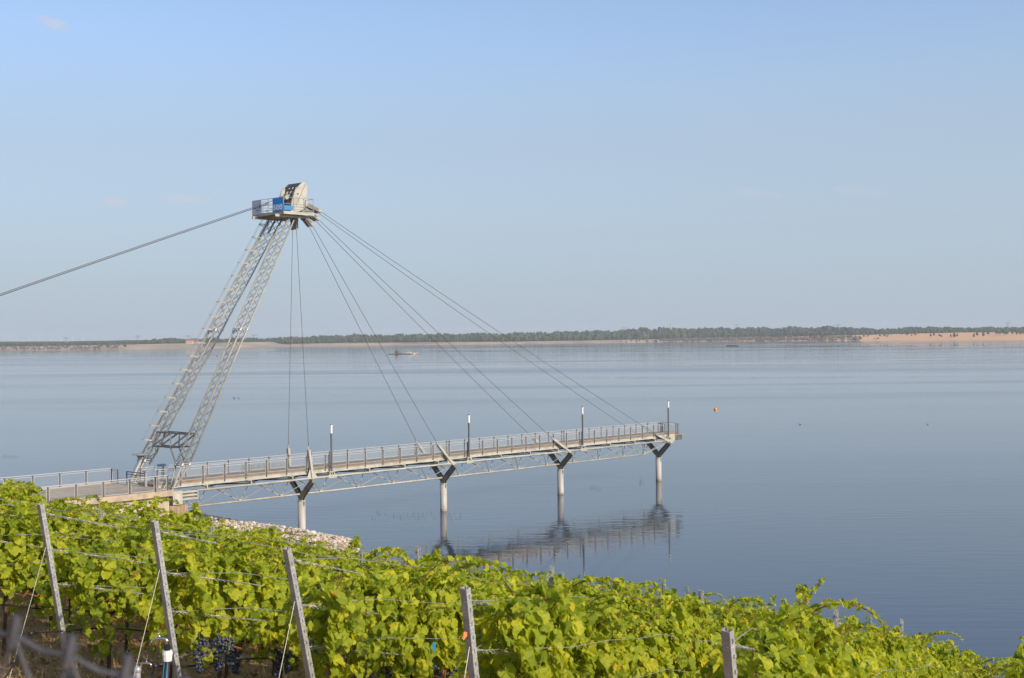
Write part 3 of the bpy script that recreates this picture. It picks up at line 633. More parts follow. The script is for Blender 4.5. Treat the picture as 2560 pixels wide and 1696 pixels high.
b = MB(); b.tube([L(-14.0, -1.9, 5.62), L(-13.95, .4, 5.62)], .035, 6); b.tube([L(-14.0, -1.9, 5.45), L(-13.95, .4, 5.45)], .025, 6); b.tube([L(-14, -1.9, 4.72), L(-14, -1.9, 5.65)], .045, 6); b.tube([L(-13.95, -1.8, 4.8), L(-13.95, .35, 4.8)], .02, 6); b.build('gate_wing', M['dark'], t)
b = MB(); b.add([L(-13.96, -1.8, 4.82), L(-13.96, .35, 4.82), L(-13.96, .35, 5.43), L(-13.96, -1.8, 5.43)], [(0, 1, 2, 3)]); b.build('net', M['net'], t)
t = thing('info_board', ORG, 'small bluish slanted board on the far rail beside the gate', 'board', rz=RZ)
b = MB(); b.box(L(-11.6, -1.2, 5.95), (.32, 0, 0), (0, .14, .05), (0, -.01, .02)); b.build('panel', mat('slate_blue_board', (.16, .22, .32), .5), t)
b = MB(); b.box(L(-11.6, -1.17, 5.4), (.03, 0, 0), (0, .02, 0), (0, 0, .53)); b.build('leg', M['steel'], t)

# ------------------------------------------------------------------ the leaning mast
mast = thing('cable_mast', ORG, 'tall leaning A-shaped lattice mast with a railed head platform', 'mast', rz=RZ)
FOOT = {1: (-13.2, 2.62, 4.5), -1: (-13.2, -2.62, 4.5)}
def axis_pt(sg, z):                                 # leg axis: foot to head
    t_ = (z - 4.5) / (24.3 - 4.5); return Vector((-13.2 + 11.65 * t_, -(sg * (2.62 - 1.80 * t_)), z))
def section(sg, z, hb, hn):
    c = axis_pt(sg, z); return [c + Vector((i * hb, -j * hn, 0)) for i, j in ((-1, -1), (1, -1), (1, 1), (-1, 1))]
for sg in (1, -1):
    leg = bpy.data.objects.new('lattice_leg', None); COL.objects.link(leg); leg.parent = mast
    zr, zt = 6.28, 24.35; hb, hn = .29, .41
    for j in range(4):
        b = MB(); a_, c_ = section(sg, zr, hb, hn)[j], section(sg, zt, hb, hn)[j]
        b.tube([a_, c_], .064, 8); b.tube([axis_pt(sg, 4.72) + (section(sg, 4.72, .11, .12)[j] - axis_pt(sg, 4.72)), a_], .062, 8); b.build('chord', M['legpaint'], leg, True)
    b = MB(); nn = 17
    for f_ in range(4):
        for k in range(nn):
            z0 = zr + (zt - zr) * k / nn; z1 = zr + (zt - zr) * (k + 1) / nn; zm = (z0 + z1) / 2
            A, B = f_, (f_ + 1) % 4
            b.tube([section(sg, z0, hb, hn)[A], section(sg, zm, hb, hn)[B]], .024, 5, False); b.tube([section(sg, zm, hb, hn)[B], section(sg, z1, hb, hn)[A]], .024, 5, False)
    b.build('lacing', M['lacing'], leg)
    for z_ in (6.28, 15.7):
        b = MB()
        for dz in (-.07, .07):
            q = section(sg, z_ + dz, hb + .06, hn + .06)
            for i in range(4): b.bar(q[i], q[(i + 1) % 4], .10, .04)
        for p in section(sg, z_, hb, hn): b.tube([p - Vector((.05, 0, .09)), p + Vector((.05, 0, .09))], .11, 8)
        b.build('flange', M['steel'], leg)
    b = MB(); q0 = section(sg, 4.75, .14, .15); q1 = section(sg, 5.2, .17, .19)
    b.add(q0 + q1, [(0, 1, 2, 3), (7, 6, 5, 4)] + [(i, (i + 1) % 4, 4 + (i + 1) % 4, 4 + i) for i in range(4)])
    b.box(axis_pt(sg, 4.72), (.22, 0, 0), (0, .24, 0), (0, 0, .03)); b.tube([axis_pt(sg, 4.3) , axis_pt(sg, 4.74)], .13, 8); b.build('foot', M['paint'], leg)
b = MB()                                            # portal frame between the legs
for off in (-.34, .36):
    def Q(n_, z_): 
        t_ = (z_ - 4.5) / 19.8; return Vector((-13.2 + 11.65 * t_ + off, -n_, z_))
    T0, T1, T2, B0, B1 = Q(-2.25, 8.28), Q(-.4, 8.28), Q(1.75, 8.28), Q(-1.9, 7.32), Q(.45, 7.32)
    for p, q in ((T0, T2), (B0, B1), (T0, B0), (B0, T1), (T1, B1), (B1, T2), (B0, Q(-2.1, 6.4)), (B1, Q(2.05, 6.35)), (B1, Q(1.75, 7.4))): b.bar(p, q, .09, .10)
for n_, z_ in ((-2.25, 8.28), (-.4, 8.28), (1.75, 8.28), (-1.9, 7.32), (.45, 7.32)):
    t_ = (z_ - 4.5) / 19.8; x = -13.2 + 11.65 * t_; b.bar((x - .34, -n_, z_), (x + .36, -n_, z_), .05, .05)
b.build('portal_frame', M['lacing'], mast)
# ladder with safety hoops on the back of the far leg
ld = bpy.data.objects.new('ladder', None); COL.objects.link(ld); ld.parent = mast
def LP(z, ds, dn): c = axis_pt(-1, z); return c + Vector((ds, -dn, 0))
b = MB()
for dn in (-.22, .22): b.tube([LP(6.9, -.55, dn), LP(25.2, -.55, dn)], .022, 5)
for k in range(60): z_ = 6.9 + .3 * k; b.tube([LP(z_, -.55, -.22), LP(z_, -.55, .22)], .011, 4, False)
for k in range(9): z_ = 7.4 + 2.05 * k; b.tube([LP(z_, -.55, 0), LP(z_, -.30, 0)], .018, 4)
b.build('rungs', M['steel'], ld)
hb_ = MB()
for k in range(18):
    z_ = 7.7 + 1.0 * k
    pts = [LP(z_ + .12 * math.sin(math.pi * i / 10), -.55 - .68 * math.sin(math.pi * i / 10), .36 * math.cos(math.pi * i / 10)) for i in range(11)]
    h_ = MB(); 
    for p, q in zip(pts, pts[1:]): h_.bar(p, q, .014, .07)
    h_.build('hoop', M['paint'], ld)
for i in (2, 4, 6, 8): 
    hb_.tube([LP(7.7 + .12 * math.sin(math.pi * i / 10), -.55 - .68 * math.sin(math.pi * i / 10), .36 * math.cos(math.pi * i / 10)), LP(24.7, -.55 - .68 * math.sin(math.pi * i / 10), .36 * math.cos(math.pi * i / 10))], .012, 4)
hb_.build('cage_strap', M['steel'], ld)
b = MB(); c = LP(6.75, -.75, 0); b.tube([c - Vector((0, 0, .06)), c + Vector((0, 0, .0))], .55, 16)
for k in range(14):
    a = k * 2 * math.pi / 14; p = c + Vector((.52 * math.cos(a), .52 * math.sin(a), 0)); b.tube([p, p + Vector((0, 0, .16))], .015, 4)
b.tube([LP(4.8, -.25, 0), LP(6.3, -.35, 0), LP(6.7, -.7, 0)], [.2, .2, .28], 10); b.build('ladder_landing', M['steel'], mast)
# head platform
b = MB(); b.box(L(-1.45, 0, 24.58), (1.45, 0, 0), (0, 2.0, 0), (0, 0, .05)); b.box(L(-1.45, 1.96, 24.47), (1.45, 0, 0), (0, .04, 0), (0, 0, .055)); b.box(L(-1.45, -1.96, 24.47), (1.45, 0, 0), (0, .04, 0), (0, 0, .055)); b.box(L(-2.86, 0, 24.47), (.04, 0, 0), (0, 1.9, 0), (0, 0, .055))
b.box(L(-1.7, 1.45, 24.33), (1.6, 0, 0), (0, .06, 0), (0, 0, .1)); b.box(L(-1.7, -1.45, 24.33), (1.6, 0, 0), (0, .06, 0), (0, 0, .1)); b.box(L(-1.6, 0, 24.36), (.5, 0, 0), (0, 1.38, 0), (0, 0, .13)); plt = b.build('head_platform', M['paint'], mast)
b = MB(); C4 = [(-2.86, 1.95), (-.06, 1.95), (-.06, -1.95), (-2.86, -1.95)]
for i in range(4):
    p, q = Vector((C4[i][0], -C4[i][1], 0)), Vector((C4[(i + 1) % 4][0], -C4[(i + 1) % 4][1], 0)); nn = 3 if i % 2 == 0 else 4
    for z_ in (25.68, 25.2, 24.8): b.tube([p + Vector((0, 0, z_)), q + Vector((0, 0, z_))], .02, 5)
    for k in range(nn): c = p + (q - p) * k / nn; b.tube([c + Vector((0, 0, 24.6)), c + Vector((0, 0, 25.68))], .022, 5)
b.build('guard_rail', M['steel'], plt)
# saddle: parallel steel plates
PL = [(-.26, 27.10), (-.05, 27.05), (.16, 26.90), (.14, 25.95), (.20, 25.8), (.18, 25.32), (-.1, 25.04), (-.61, 24.80), (-1.45, 24.72), (-1.36, 25.43), (-.96, 26.50)]
b = MB()
for n_ in (.87, -.87):
    b.prism([L(s_, n_ - .05, z_) for s_, z_ in PL], L(0, .1, 0))
for n_ in (.895, -.895):
    b.bar(L(-.02, n_, 26.95), L(-.95, n_, 25.2), .06, .05, (0, 1, 0))
b.build('saddle_plate', M['paint'], mast)
b = MB()
PI_ = [(-.20, 26.9), (.05, 26.7), (.05, 25.1), (-1.2, 24.9), (-1.12, 25.5), (-.8, 26.35)]
for n_ in (-.45, 0, .45): b.prism([L(s_, n_ - .04, z_) for s_, z_ in PI_], L(0, .08, 0))
b.build('saddle_rib', M['paint'], mast)
b = MB(); b.bar(L(-.27, 0, 27.04), L(-.62, 0, 26.74), 1.66, .06); b.box(L(.06, 0, 26.0), (.04, 0, 0), (0, .84, 0), (0, 0, .9)); b.tube([L(-.75, -.9, 26.15), L(-.75, .94, 26.15)], .07, 10); b.tube([L(-.2, -.9, 25.75), L(-.2, .93, 25.75)], .05, 10); b.box(L(-.5, 0, 25.0), (.6, 0, 0), (0, .8, 0), (0, 0, .06)); b.build('saddle_web', M['dark'], mast)
ENDS = [(-.40, 23.50), (1.17, 23.86), (1.78, 24.36), (1.99, 25.0)]
ORI = [(-.45, 24.9), (-.05, 25.05), (0.0, 25.3), (0.05, 25.65)]
for (es, ez), (os_, oz) in zip(ENDS, ORI):
    b = MB(); p0, p1 = L(os_, 0, oz), L(es, 0, ez); d = (p1 - p0).normalized(); l = (p1 - p0).length
    sd_ = d.cross(Vector((0, 1, 0))); b.bar(p0, p0 + d * l * .58, .62, .34, sd_)
    for sg in (-1, 1):
        o_ = L(0, sg * .24, 0); b.bar(p0 + d * l * .55 + o_, p1 + o_, .17, .26, sd_); b.tube([p1 + o_ - d * .30, p1 + o_ + d * .05], .135, 8, mi=1)
    b.build('cable_socket', [M['fork'], M['paint']], mast)
# banners on the guard rail
def txt(body, size, m_, parent, loc, name='lettering'):
    cu = bpy.data.curves.new(name, 'FONT'); cu.body = body; cu.size = size; cu.extrude = .004; cu.offset = .022; cu.align_x = 'CENTER'
    tmp = bpy.data.objects.new(name, cu); COL.objects.link(tmp); bpy.context.view_layer.update()
    me = bpy.data.meshes.new_from_object(tmp.evaluated_get(bpy.context.evaluated_depsgraph_get())); bpy.data.objects.remove(tmp)
    me.materials.clear(); me.materials.append(m_)
    o = bpy.data.objects.new(name, me); COL.objects.link(o); o.parent = parent; o.location = loc
    o.rotation_euler = (R(90), 0, R(-90)); return o
t = thing('banner', ORG, 'blue banner with pale lettering hung on the mast head railing', 'banner', 'banners on the mast head railing', rz=RZ)
b = MB(); b.box(L(-2.93, 1.32, 25.14), (.012, 0, 0), (0, .66, 0), (0, 0, .52)); b.build('cloth', M['blue'], t)
txt('see', .86, M['letter'], t, L(-2.955, 1.32, 24.76))
b = MB(); b.box(L(-2.45, 2.0, 24.88), (.42, 0, 0), (0, .012, 0), (0, 0, .18)); b.build('side_cloth', mat('light_blue_cloth', (.04, .20, .42), .7), t)
t = thing('banner', ORG, 'greyish white banner on the left corner of the mast head railing', 'banner', 'banners on the mast head railing', rz=RZ)
b = MB(); b.box(L(-2.93, -1.36, 25.12), (.012, 0, 0), (0, .62, 0), (0, 0, .55)); b.build('cloth', M['banner'], t)
txt('g', .42, M['gletter'], t, L(-2.95, -.98, 25.06)); txt('----------', .12, M['gletter'], t, L(-2.95, -1.25, 24.86)); txt('------', .12, M['gletter'], t, L(-2.95, -1.55, 25.05))

# stay cables
def cable(name, p, q, r_, label, sag=.0, group=None):
    p, q = Vector(p), Vector(q); Rm = Matrix.Rotation(RZ, 3, 'Z'); P0, P1_ = ORG + Rm @ p, ORG + Rm @ q
    pts = [P0.lerp(P1_, i / 16) - Vector((0, 0, sag * 4 * (i / 16) * (1 - i / 16))) for i in range(17)]
    b = MB(); b.tube([x - P0 for x in pts], r_, 6); return tag(b.build(name, M['cable'], None, True, P0), label, 'cable', group)
wh = ['first pile', 'second pile', 'third pile', 'outermost pile']
for i, ((es, ez), ((ts, tz), _)) in enumerate(zip(ENDS, ANC)):
    for sg, sd_ in ((1, 'near'), (-1, 'far')):
        cable('stay_cable', L(es, sg * .24, ez), L(ts, sg * 1.30, tz), .018, f'stay cable from the mast head to the {sd_} side at the {wh[i]}', .06 * i, 'stay cables of the pier')
for k, (n_, dz) in enumerate(((.14, .07), (-.14, -.07))):
    cable('back_stay_cable', L(-1.0, n_, 26.0 + dz), L(-47.5, n_, 9.6 + dz), .025, ['upper cable of the close pair running from mast head down to the left', 'lower cable of the close pair running from mast head down to the left'][k], -.15, 'back stay cables')
b = MB(); 
for n_ in (.1, -.1): b.tube([L(-1.0, n_, 26.0), L(-3.0, n_, 25.3)], .06, 8)
b.box(L(-1.1, 0, 25.95), (.25, 0, .1), (0, .25, 0), (-.05, 0, .12)); b.box(L(-1.5, .0, 25.85), (.05, 0, -.1), (0, .4, 0), (.03, 0, .05)); b.build('back_stay_socket', M['paint'], mast)
t = thing('cable_anchorage', ORG + Matrix.Rotation(RZ, 3, 'Z') @ Vector((-47.5, 0, 8.6)), 'concrete block holding the back stay cables on the slope', 'anchorage', rz=RZ)
b = MB(); b.box((0, 0, .3), (1, 0, 0), (0, .8, 0), (0, 0, 1.0)); b.build('block', M['concrete'], t); b = MB(); b.bar((0, 0, 1.2), (.5, 0, 1.4), .5, .12); b.build('clamp', M['paint'], t)

# ------------------------------------------------------------------ riprap on the bank
M['stone'] = mat_leaf('riprap_stone', [(0, (.22, .15, .10)), (.25, (.44, .40, .33)), (.82, (.60, .56, .48)), (1, (.48, .36, .25))], (1, 1, 1), 0.0, .9)
b = MB()
for k in range(22000):
    a = random.uniform(-118, -56) if k < 19500 else random.uniform(-56, 40)
    D0 = 55.5 + 8.0 * sstep(-61, -80, a); D = D0 + random.uniform(-12.5 if a < -66 else -4.2, 1.2)
    X = a * .729 + D * .685; Y = -a * .685 + D * .729
    if D < 50.8: continue
    r_ = random.uniform(.04, .085) + (.12 * random.random() ** 5); o = len(b.v); b.ball((X, Y, ground_z(X, Y) + r_ * .3), r_, 5, 3, (1, random.uniform(.7, 1.2), random.uniform(.5, .8)), a=random.random())
    for i in range(o, len(b.v)): b.v[i] = tuple(Vector(b.v[i]) + Vector((random.uniform(-.2, .2), random.uniform(-.2, .2), random.uniform(-.2, .2))) * r_)
tag(b.build('riprap', M['stone']), 'pale and pinkish broken stones covering the bank under the pier', 'riprap', kind='stuff')

# ------------------------------------------------------------------ the vineyard
RV = Vector((.37, .93, 0)).normalized(); PV = Vector((-RV.y, RV.x, 0)); RROT = math.atan2(RV.y, RV.x)
GS = .232                                            # fall of the ground along a row
def leaf_template(det):
    if det: prof = [(0, 1.0), (9, .86), (18, .92), (27, .80), (35, .74), (45, .84), (56, .93), (67, .82), (78, .78), (88, .70), (99, .76), (112, .79), (126, .70), (141, .70), (156, .60), (169, .52), (178, .20)]
    else: prof = [(0, 1.0), (30, .76), (56, .92), (87, .72), (112, .78), (150, .62), (178, .22)]
    pts = [(r * math.sin(R(a)), r * math.cos(R(a))) for a, r in prof]
    pts += [(-x, y) for x, y in pts[::-1][:-1]]
    vs = [(0, 0, 0)] + [(x * .62, y * .62, .10 * abs(x) - .13 * y * y - .05 * math.sin(5 * math.atan2(x, y))) for x, y in pts]
    n = len(pts); return vs, [(0, 1 + (i + 1) % n, 1 + i) for i in range(n)]
LT = {1: leaf_template(True), 0: leaf_template(False)}
def add_leaf(mb, c, nrm, tip, size, det, rnd, var):
    nrm = nrm.normalized(); tip = (tip - nrm * tip.dot(nrm))
    if tip.length < 1e-3: tip = Vector((0, 0, -1)).cross(nrm)
    tip.normalize(); sx = tip.cross(nrm); vs, fs = LT[det]; k = rnd.uniform(.5, 1.8); fold = rnd.uniform(-.15, .5)
    out_ = [c + (sx * x + tip * y + nrm * (z * k + fold * abs(x))) * size for x, y, z in vs]
    mb.add(out_, fs, var)
def lv(rnd, h):
    v = rnd.gauss(.50, .15)
    if rnd.random() < .010: v = rnd.uniform(.88, .97)
    elif rnd.random() < .06: v = rnd.uniform(.68, .82)
    return max(0, min(1, v))
def vine_foliage(seed, nleaf, det, size, shoots):
    rnd = random.Random(seed); mb = MB(); cn = MB()
    SL = Matrix.Rotation(-RROT, 3, 'Z') @ S          # leaves turn towards the light
    lumps = [(rnd.uniform(-.7, .7), rnd.uniform(-.22, .30)) for _ in range(4)]
    low = [(rnd.uniform(-.7, .7), rnd.uniform(-.12, .36)) for _ in range(3)]
    def zt(x): return 1.75 + sum(a * math.exp(-((x - c) / .26) ** 2) for c, a in lumps)
    def zb(x): return .90 - sum(a * math.exp(-((x - c) / .2) ** 2) for c, a in low)
    for i in range(nleaf):
        x = rnd.uniform(-.72, .72); t_ = rnd.random() ** .85; z = zb(x) + (zt(x) - zb(x)) * t_
        side = rnd.choice((-1, 1)); th = .31 - .12 * abs(t_ - .45) * 2 + .07 * math.sin(x * 9 + z * 7 + seed); y = side * th * (1 - abs(rnd.gauss(0, .36)))
        if t_ > .9: y = rnd.uniform(-.2, .2)
        nrm = Vector((rnd.gauss(0, .5), side * 1.0 + rnd.gauss(0, .45), rnd.gauss(.45, .5) + (1.0 if t_ > .88 else 0))) + SL * .45
        tip = Vector((rnd.gauss(0, .6), side * .3, -1 + rnd.gauss(0, .4)))
        v_ = lv(rnd, z); add_leaf(mb, Vector((x, y, z - GS * x)), nrm, tip, size * (.55 + .8 * rnd.random() ** .9) * (.6 if v_ > .86 else 1), det, rnd, v_)
    for k in range(shoots):
        x = rnd.uniform(-.6, .6); y = rnd.uniform(-.15, .15); z = zt(x) - .25; d = Vector((rnd.gauss(0, .55), rnd.gauss(0, .45), 1)).normalized()
        l = rnd.choice((.35, .45, .6, .8, .95)); p = Vector((x, y, z - GS * x)); pts = [p.copy()]; n = int(l / .055) + 4; d0 = d.copy()
        for j in range(n):
            d = (d + Vector((d0.x * .10, d0.y * .10, -.02 - .010 * j))).normalized(); p = p + d * .055; pts.append(p.copy())
            s_ = size * (1.08 - .60 * j / n) * rnd.uniform(.65, 1.0)
            for w_ in range(2 if j > 1 else 0):
                a = j * 2.6 + rnd.random() + w_ * 2.9; o_ = Vector((math.cos(a), math.sin(a), .25)); 
                add_leaf(mb, p + o_ * s_ * .4, Vector((o_.x * .5, o_.y * .5, 1)) + Vector((rnd.gauss(0, .4), rnd.gauss(0, .4), 0)), o_ + Vector((0, 0, -.6)), s_, det, rnd, min(.84, lv(rnd, 2) + .06))
        cn.tube(pts, [.005] * (len(pts) - 1) + [.002], 3, False)
    for k in range(5):                               # canes inside the hedge
        x = rnd.uniform(-.6, .6); pts = [Vector((x + rnd.uniform(-.12, .12), rnd.uniform(-.2, .2), .78 + .25 * j - GS * x)) for j in range(5)]
        cn.tube(pts, .0055, 4, False)
    for k in range(2):
        x = rnd.uniform(-.5, .3); cn.tube([(x, -.2, .85 - GS * x), (x + .15, -.24, .78 - GS * x), (x + .38, -.16, .88 - GS * x)], [.009, .012, .007], 5)
    return mb, cn
def trunk_mb(seed):
    rnd = random.Random(seed); mb = MB(); x = 0; y = 0; pts = []
    for j in range(7): pts.append(Vector((x, y, -.15 + j * .16))); x += rnd.uniform(-.025, .025); y += rnd.uniform(-.02, .02)
    mb.tube(pts, [.034, .028, .024, .022, .024, .022, .026], 7)
    tp = pts[-1]
    mb.tube([tp, tp + Vector((.2, 0, .03 - .05)), tp + Vector((.55, .02, .0 - .13))], [.022, .016, .012], 6); mb.tube([tp, tp + Vector((-.2, 0, .06)), tp + Vector((-.5, -.02, .12))], [.022, .016, .012], 6)
    return mb
def bunch_mb(seed):
    rnd = random.Random(seed); mb = MB()
    for i in range(64):
        t_ = rnd.random(); r_ = .062 * (1 - t_ * .72) * math.sqrt(rnd.random()) ; a = rnd.random() * 6.283
        mb.ball((r_ * math.cos(a), r_ * math.sin(a), -.035 - .22 * t_), rnd.uniform(.0095, .0135), 6, 4)
    mb.tube([(0, 0, .05), (0, 0, -.2)], .003, 4); return mb
NV, NVF = 12, 8
FOL, CAN, FOLF, CANF = [], [], [], []
for i in range(NV):
    f_, c_ = vine_foliage(100 + i, 700, 1, .113, (5, 3, 6, 2, 4, 7, 3, 5, 6, 3, 7, 4)[i]); FOL.append(f_.mesh('foliage', M['leaf'])); CAN.append(c_.mesh('cane', M['cane']))
for i in range(NVF):
    f_, c_ = vine_foliage(300 + i, 440, 0, .138, (6, 3, 7, 4, 5, 8, 4, 6)[i]); FOLF.append(f_.mesh('foliage', M['leaf'])); CANF.append(c_.mesh('cane', M['cane']))
TRK = [trunk_mb(i).mesh('trunk', M['bark']) for i in range(3)]; BUN = [bunch_mb(i).mesh('grape_bunch', M['grape'], True) for i in range(3)]

def xyz_from(x, y, Y): return Vector(((x - 1280) / F_PX * Y, Y, 15 - (y - (841 - .01016 * (x - 1280))) * Y / F_PX))
END = {0: (xyz_from(1811, 1575, 8.0), .62), 1: (xyz_from(1157, 1470, 9.54), .42), 2: (xyz_from(712, 1371, 10.98), .66), 3: (xyz_from(381, 1303, 12.36), .46), 4: (xyz_from(97, 1260, 13.9), .46)}
FIRST = {0: 4.6, 1: 6.9, 2: 6.15, 3: 5.7, 4: 7.0, 5: 5.2}
def row_pt(k, t): return RV * t + PV * ((1.77 + 2.0 * k) if k >= 0 else .10)
def row_start(k): return 7.9 + .8 * k
def rname(k): return 'outermost row at the bottom right corner' if k < 0 else f"{['nearest', 'second', 'third', 'fourth', 'fifth', 'sixth', 'seventh', 'eighth', 'ninth', 'tenth', 'eleventh', 'twelfth', 'thirteenth', 'fourteenth', 'fifteenth', 'sixteenth', 'seventeenth', 'eighteenth', 'nineteenth', 'twentieth'][k]} row from the bottom right"
K_ALL = list(range(-1, 16))
# ---- vines, nearest first, leaving out the ones no viewer can see over the slope's brow
cand = []
rv_ = random.Random(5)
for k in K_ALL:
    t0 = row_start(k) + (1.05 if k <= 4 else .8); j = 0
    while True:
        t = t0 + 1.16 * j; j += 1
        P = row_pt(k, t); D = P.x * DN.x + P.y * DN.y
        if D > 45.5 or j > 60: break
        if k < 0 and t < 16.5: continue
        P.z = ground_z(P.x, P.y); q = to_px(P + Vector((0, 0, 2.0)))
        if q is None or q[0] < -190 or q[0] > 2750: continue
        cand.append((P.length, k, j - 1, P))
cand.sort(key=lambda c: c[0])
sky_y = {}
kept = []
for d_, k, j, P in cand:
    q = to_px(P + Vector((0, 0, 2.35))); qa = to_px(P - RV * .55 + Vector((0, 0, 1.7))); qb = to_px(P + RV * .55 + Vector((0, 0, 1.45)))
    bi = int(q[0] // 20)
    if q[1] > 1760: continue
    if sky_y.get(bi, 9999) < q[1] - 2: continue
    kept.append((d_, k, j, P))
    for b_ in range(int(min(qa[0], qb[0]) // 20), int(max(qa[0], qb[0]) // 20) + 1): sky_y[b_] = min(sky_y.get(b_, 9999), (qa[1] + qb[1]) / 2)
print('vines', len(kept), 'of', len(cand))
for i, (d_, k, j, P) in enumerate(kept[:298]):
    near = d_ < 27
    lab = f"leafy grapevine, {ORD[j] if j else 'first'} from the end post, in the {rname(k)}"
    t = thing('grapevine', P, lab, 'grapevine', f'grapevines of the {rname(k)}', rz=RROT + (math.pi if False else 0))
    v_ = rv_.randrange(NV if near else NVF); z_ = rv_.uniform(.87, 1.0) if k >= 6 else rv_.uniform(.83, .95) if k >= 4 else rv_.uniform(.88, 1.0) if k == 3 else rv_.uniform(.94, 1.05)
    f_ = mk((FOL if near else FOLF)[v_], 'foliage', t); f_.scale = (1, 1, z_)
    c_ = mk((CAN if near else CANF)[v_], 'cane', t); c_.scale = f_.scale
    if near: mk(TRK[rv_.randrange(3)], 'trunk', t)
    if d_ < 19 and 0 <= k:
        for b_ in range(rv_.choice((4, 5, 6, 7))):
            x = rv_.uniform(-.6, .6); g_ = mk(BUN[rv_.randrange(3)], 'grape_bunch', t, (x, rv_.choice((-1, -1, 1)) * rv_.uniform(.06, .27), rv_.uniform(.74, 1.0) - GS * x), rv_.random() * 6); s_ = rv_.uniform(1.0, 1.55); g_.scale = (s_, s_, s_)

# ---- the tall bundle of shoots that rises over the others, on one vine of the nearest row
best = min((c for c in kept if c[1] in (0, 1)), key=lambda c: abs((to_px(c[3] + Vector((0, 0, 2.2))) or (9e9, 0))[0] - 1965))
vt = [o for o in bpy.data.objects if o.name.startswith('grapevine') and (o.location - best[3]).length < .01][0]
vt['label'] = vt['label'].replace('leafy grapevine', 'tall-shooted grapevine')
rs_ = random.Random(3); mb = MB(); cn = MB()
for k_, (dx_, dy_, l_) in enumerate([(.15, -.42, 1.0), (.0, -.25, .6), (-.3, .1, .55)]):
    p = Vector((0, 0, 1.75)); d = Vector((dx_, dy_, .9)).normalized(); pts = [p.copy()]
    for j in range(int(l_ / .045)):
        d = (d + Vector((.004, -.007, -.012))).normalized(); p = p + d * .045; pts.append(p.copy())
        for w_ in range(2):
            a = j * 2.4 + w_ * 3; o_ = Vector((math.cos(a), math.sin(a), .2)); s_ = .12 * (1 - .5 * j * .045 / l_) * rs_.uniform(.7, 1.1)
            add_leaf(mb, p + o_ * s_ * .4, Vector((o_.x, o_.y, .8)), o_ - Vector((0, 0, .6)), s_, 1, rs_, rs_.uniform(.35, .8))
    cn.tube(pts, .005, 4, False)
mb.build('shoot_leaves', M['leaf'], vt); cn.build('shoot', M['cane'], vt)

# ---- trellis posts
def c_post(length, w_=.055, d_=.042):
    b = MB(); h = length / 2
    b.box((0, d_ / 2, h), (w_ / 2, 0, 0), (0, .003, 0), (0, 0, h)); b.box((-w_ / 2, .002, h), (.003, 0, 0), (0, d_ / 2, 0), (0, 0, h)); b.box((w_ / 2, .002, h), (.003, 0, 0), (0, d_ / 2, 0), (0, 0, h))
    b.box((-w_ * .33, -d_ / 2, h), (w_ * .12, 0, 0), (0, .003, 0), (0, 0, h)); b.box((w_ * .33, -d_ / 2, h), (w_ * .12, 0, 0), (0, .003, 0), (0, 0, h))
    return b
def hooks(length, w_=.055):
    b = MB(); z = .5
    while z < length - .04:
        for s_ in (-1, 1): b.box((s_ * (w_ / 2 + .005), -.006, z), (.006, 0, 0), (0, .010, 0), (0, 0, .014)); b.box((s_ * .006, -.024, z + .03), (.005, 0, 0), (0, .004, 0), (0, 0, .007))
        z += .105
    return b
b = c_post(2.25); hk = hooks(2.25); b.add(hk.v, hk.f); P_STD = b.mesh('profile', M['zinc'])
POSTS = {}
def axes_obj(o, zdir, ref):
    z = zdir.normalized(); x = ref - z * ref.dot(z); x.normalize(); y = z.cross(x); mm = Matrix((x, y, z)).transposed().to_4x4(); mm.translation = o.location; o.matrix_world = mm
for k in range(0, 11):
    if k in END: top, lean = END[k]
    else:
        top = row_pt(k, row_start(k)); top.z = ground_z(top.x, top.y) + 1.86; lean = .5
    foot = top + RV * lean; foot.z = ground_z(foot.x, foot.y) - .05; ln = (top - foot).length
    t = thing('end_post', foot, f"leaning zinc {'end post of the ' + rname(k)} of vines", 'post', 'leaning end posts of the vine rows')
    b = c_post(ln, .058, .045); hk = hooks(ln, .058); b.add(hk.v, hk.f); b.build('profile', M['zinc'], t)
    zd = (top - foot).normalized(); x = (PV * .9 + RV * .35); x = (x - zd * x.dot(zd)).normalized(); y = zd.cross(x)
    t.matrix_world = Matrix.Translation(foot) @ Matrix((x, y, zd)).transposed().to_4x4()
    inv = t.matrix_world.inverted()
    a_ = foot.lerp(top, .80); g_ = a_ - RV * .62 - zd * 0; g_.z = ground_z(g_.x, g_.y)
    b = MB(); b.tube([inv @ a_, inv @ g_], .0028, 4); b.build('guy_wire', M['wire'], t)
    b = MB()
    for h_ in (.95, .76, .58):
        c_ = foot.lerp(top, h_)
        for kk in range(9): aa = kk * .785; pass
        ring = [inv @ (c_ + x * .036 * math.cos(q * math.pi / 5) + y * .03 * math.sin(q * math.pi / 5) + zd * .004 * (q % 2)) for q in range(11)]; b.tube(ring, .0035, 4)
        for ph in (0, math.pi):                      # twisted wire tail
            pts = []
            for q in range(60):
                s_ = q / 59 * 1.25; amp = .016 * (1 - s_ / 1.6); c2 = c_ + RV * s_ - Vector((0, 0, 1)) * (s_ * .26)
                c2 = c2 - PV * (.30 * min(1, s_ * 1.3)) * (0 if h_ > .9 else 1)
                pts.append(inv @ (c2 + PV * amp * math.cos(ph + s_ * 70) + Vector((0, 0, 1)) * amp * math.sin(ph + s_ * 70)))
            b.tube(pts, .0035, 3)
    b.build('twisted_wire', M['wire'], t)
    POSTS[k] = (foot, top)
npost = 0
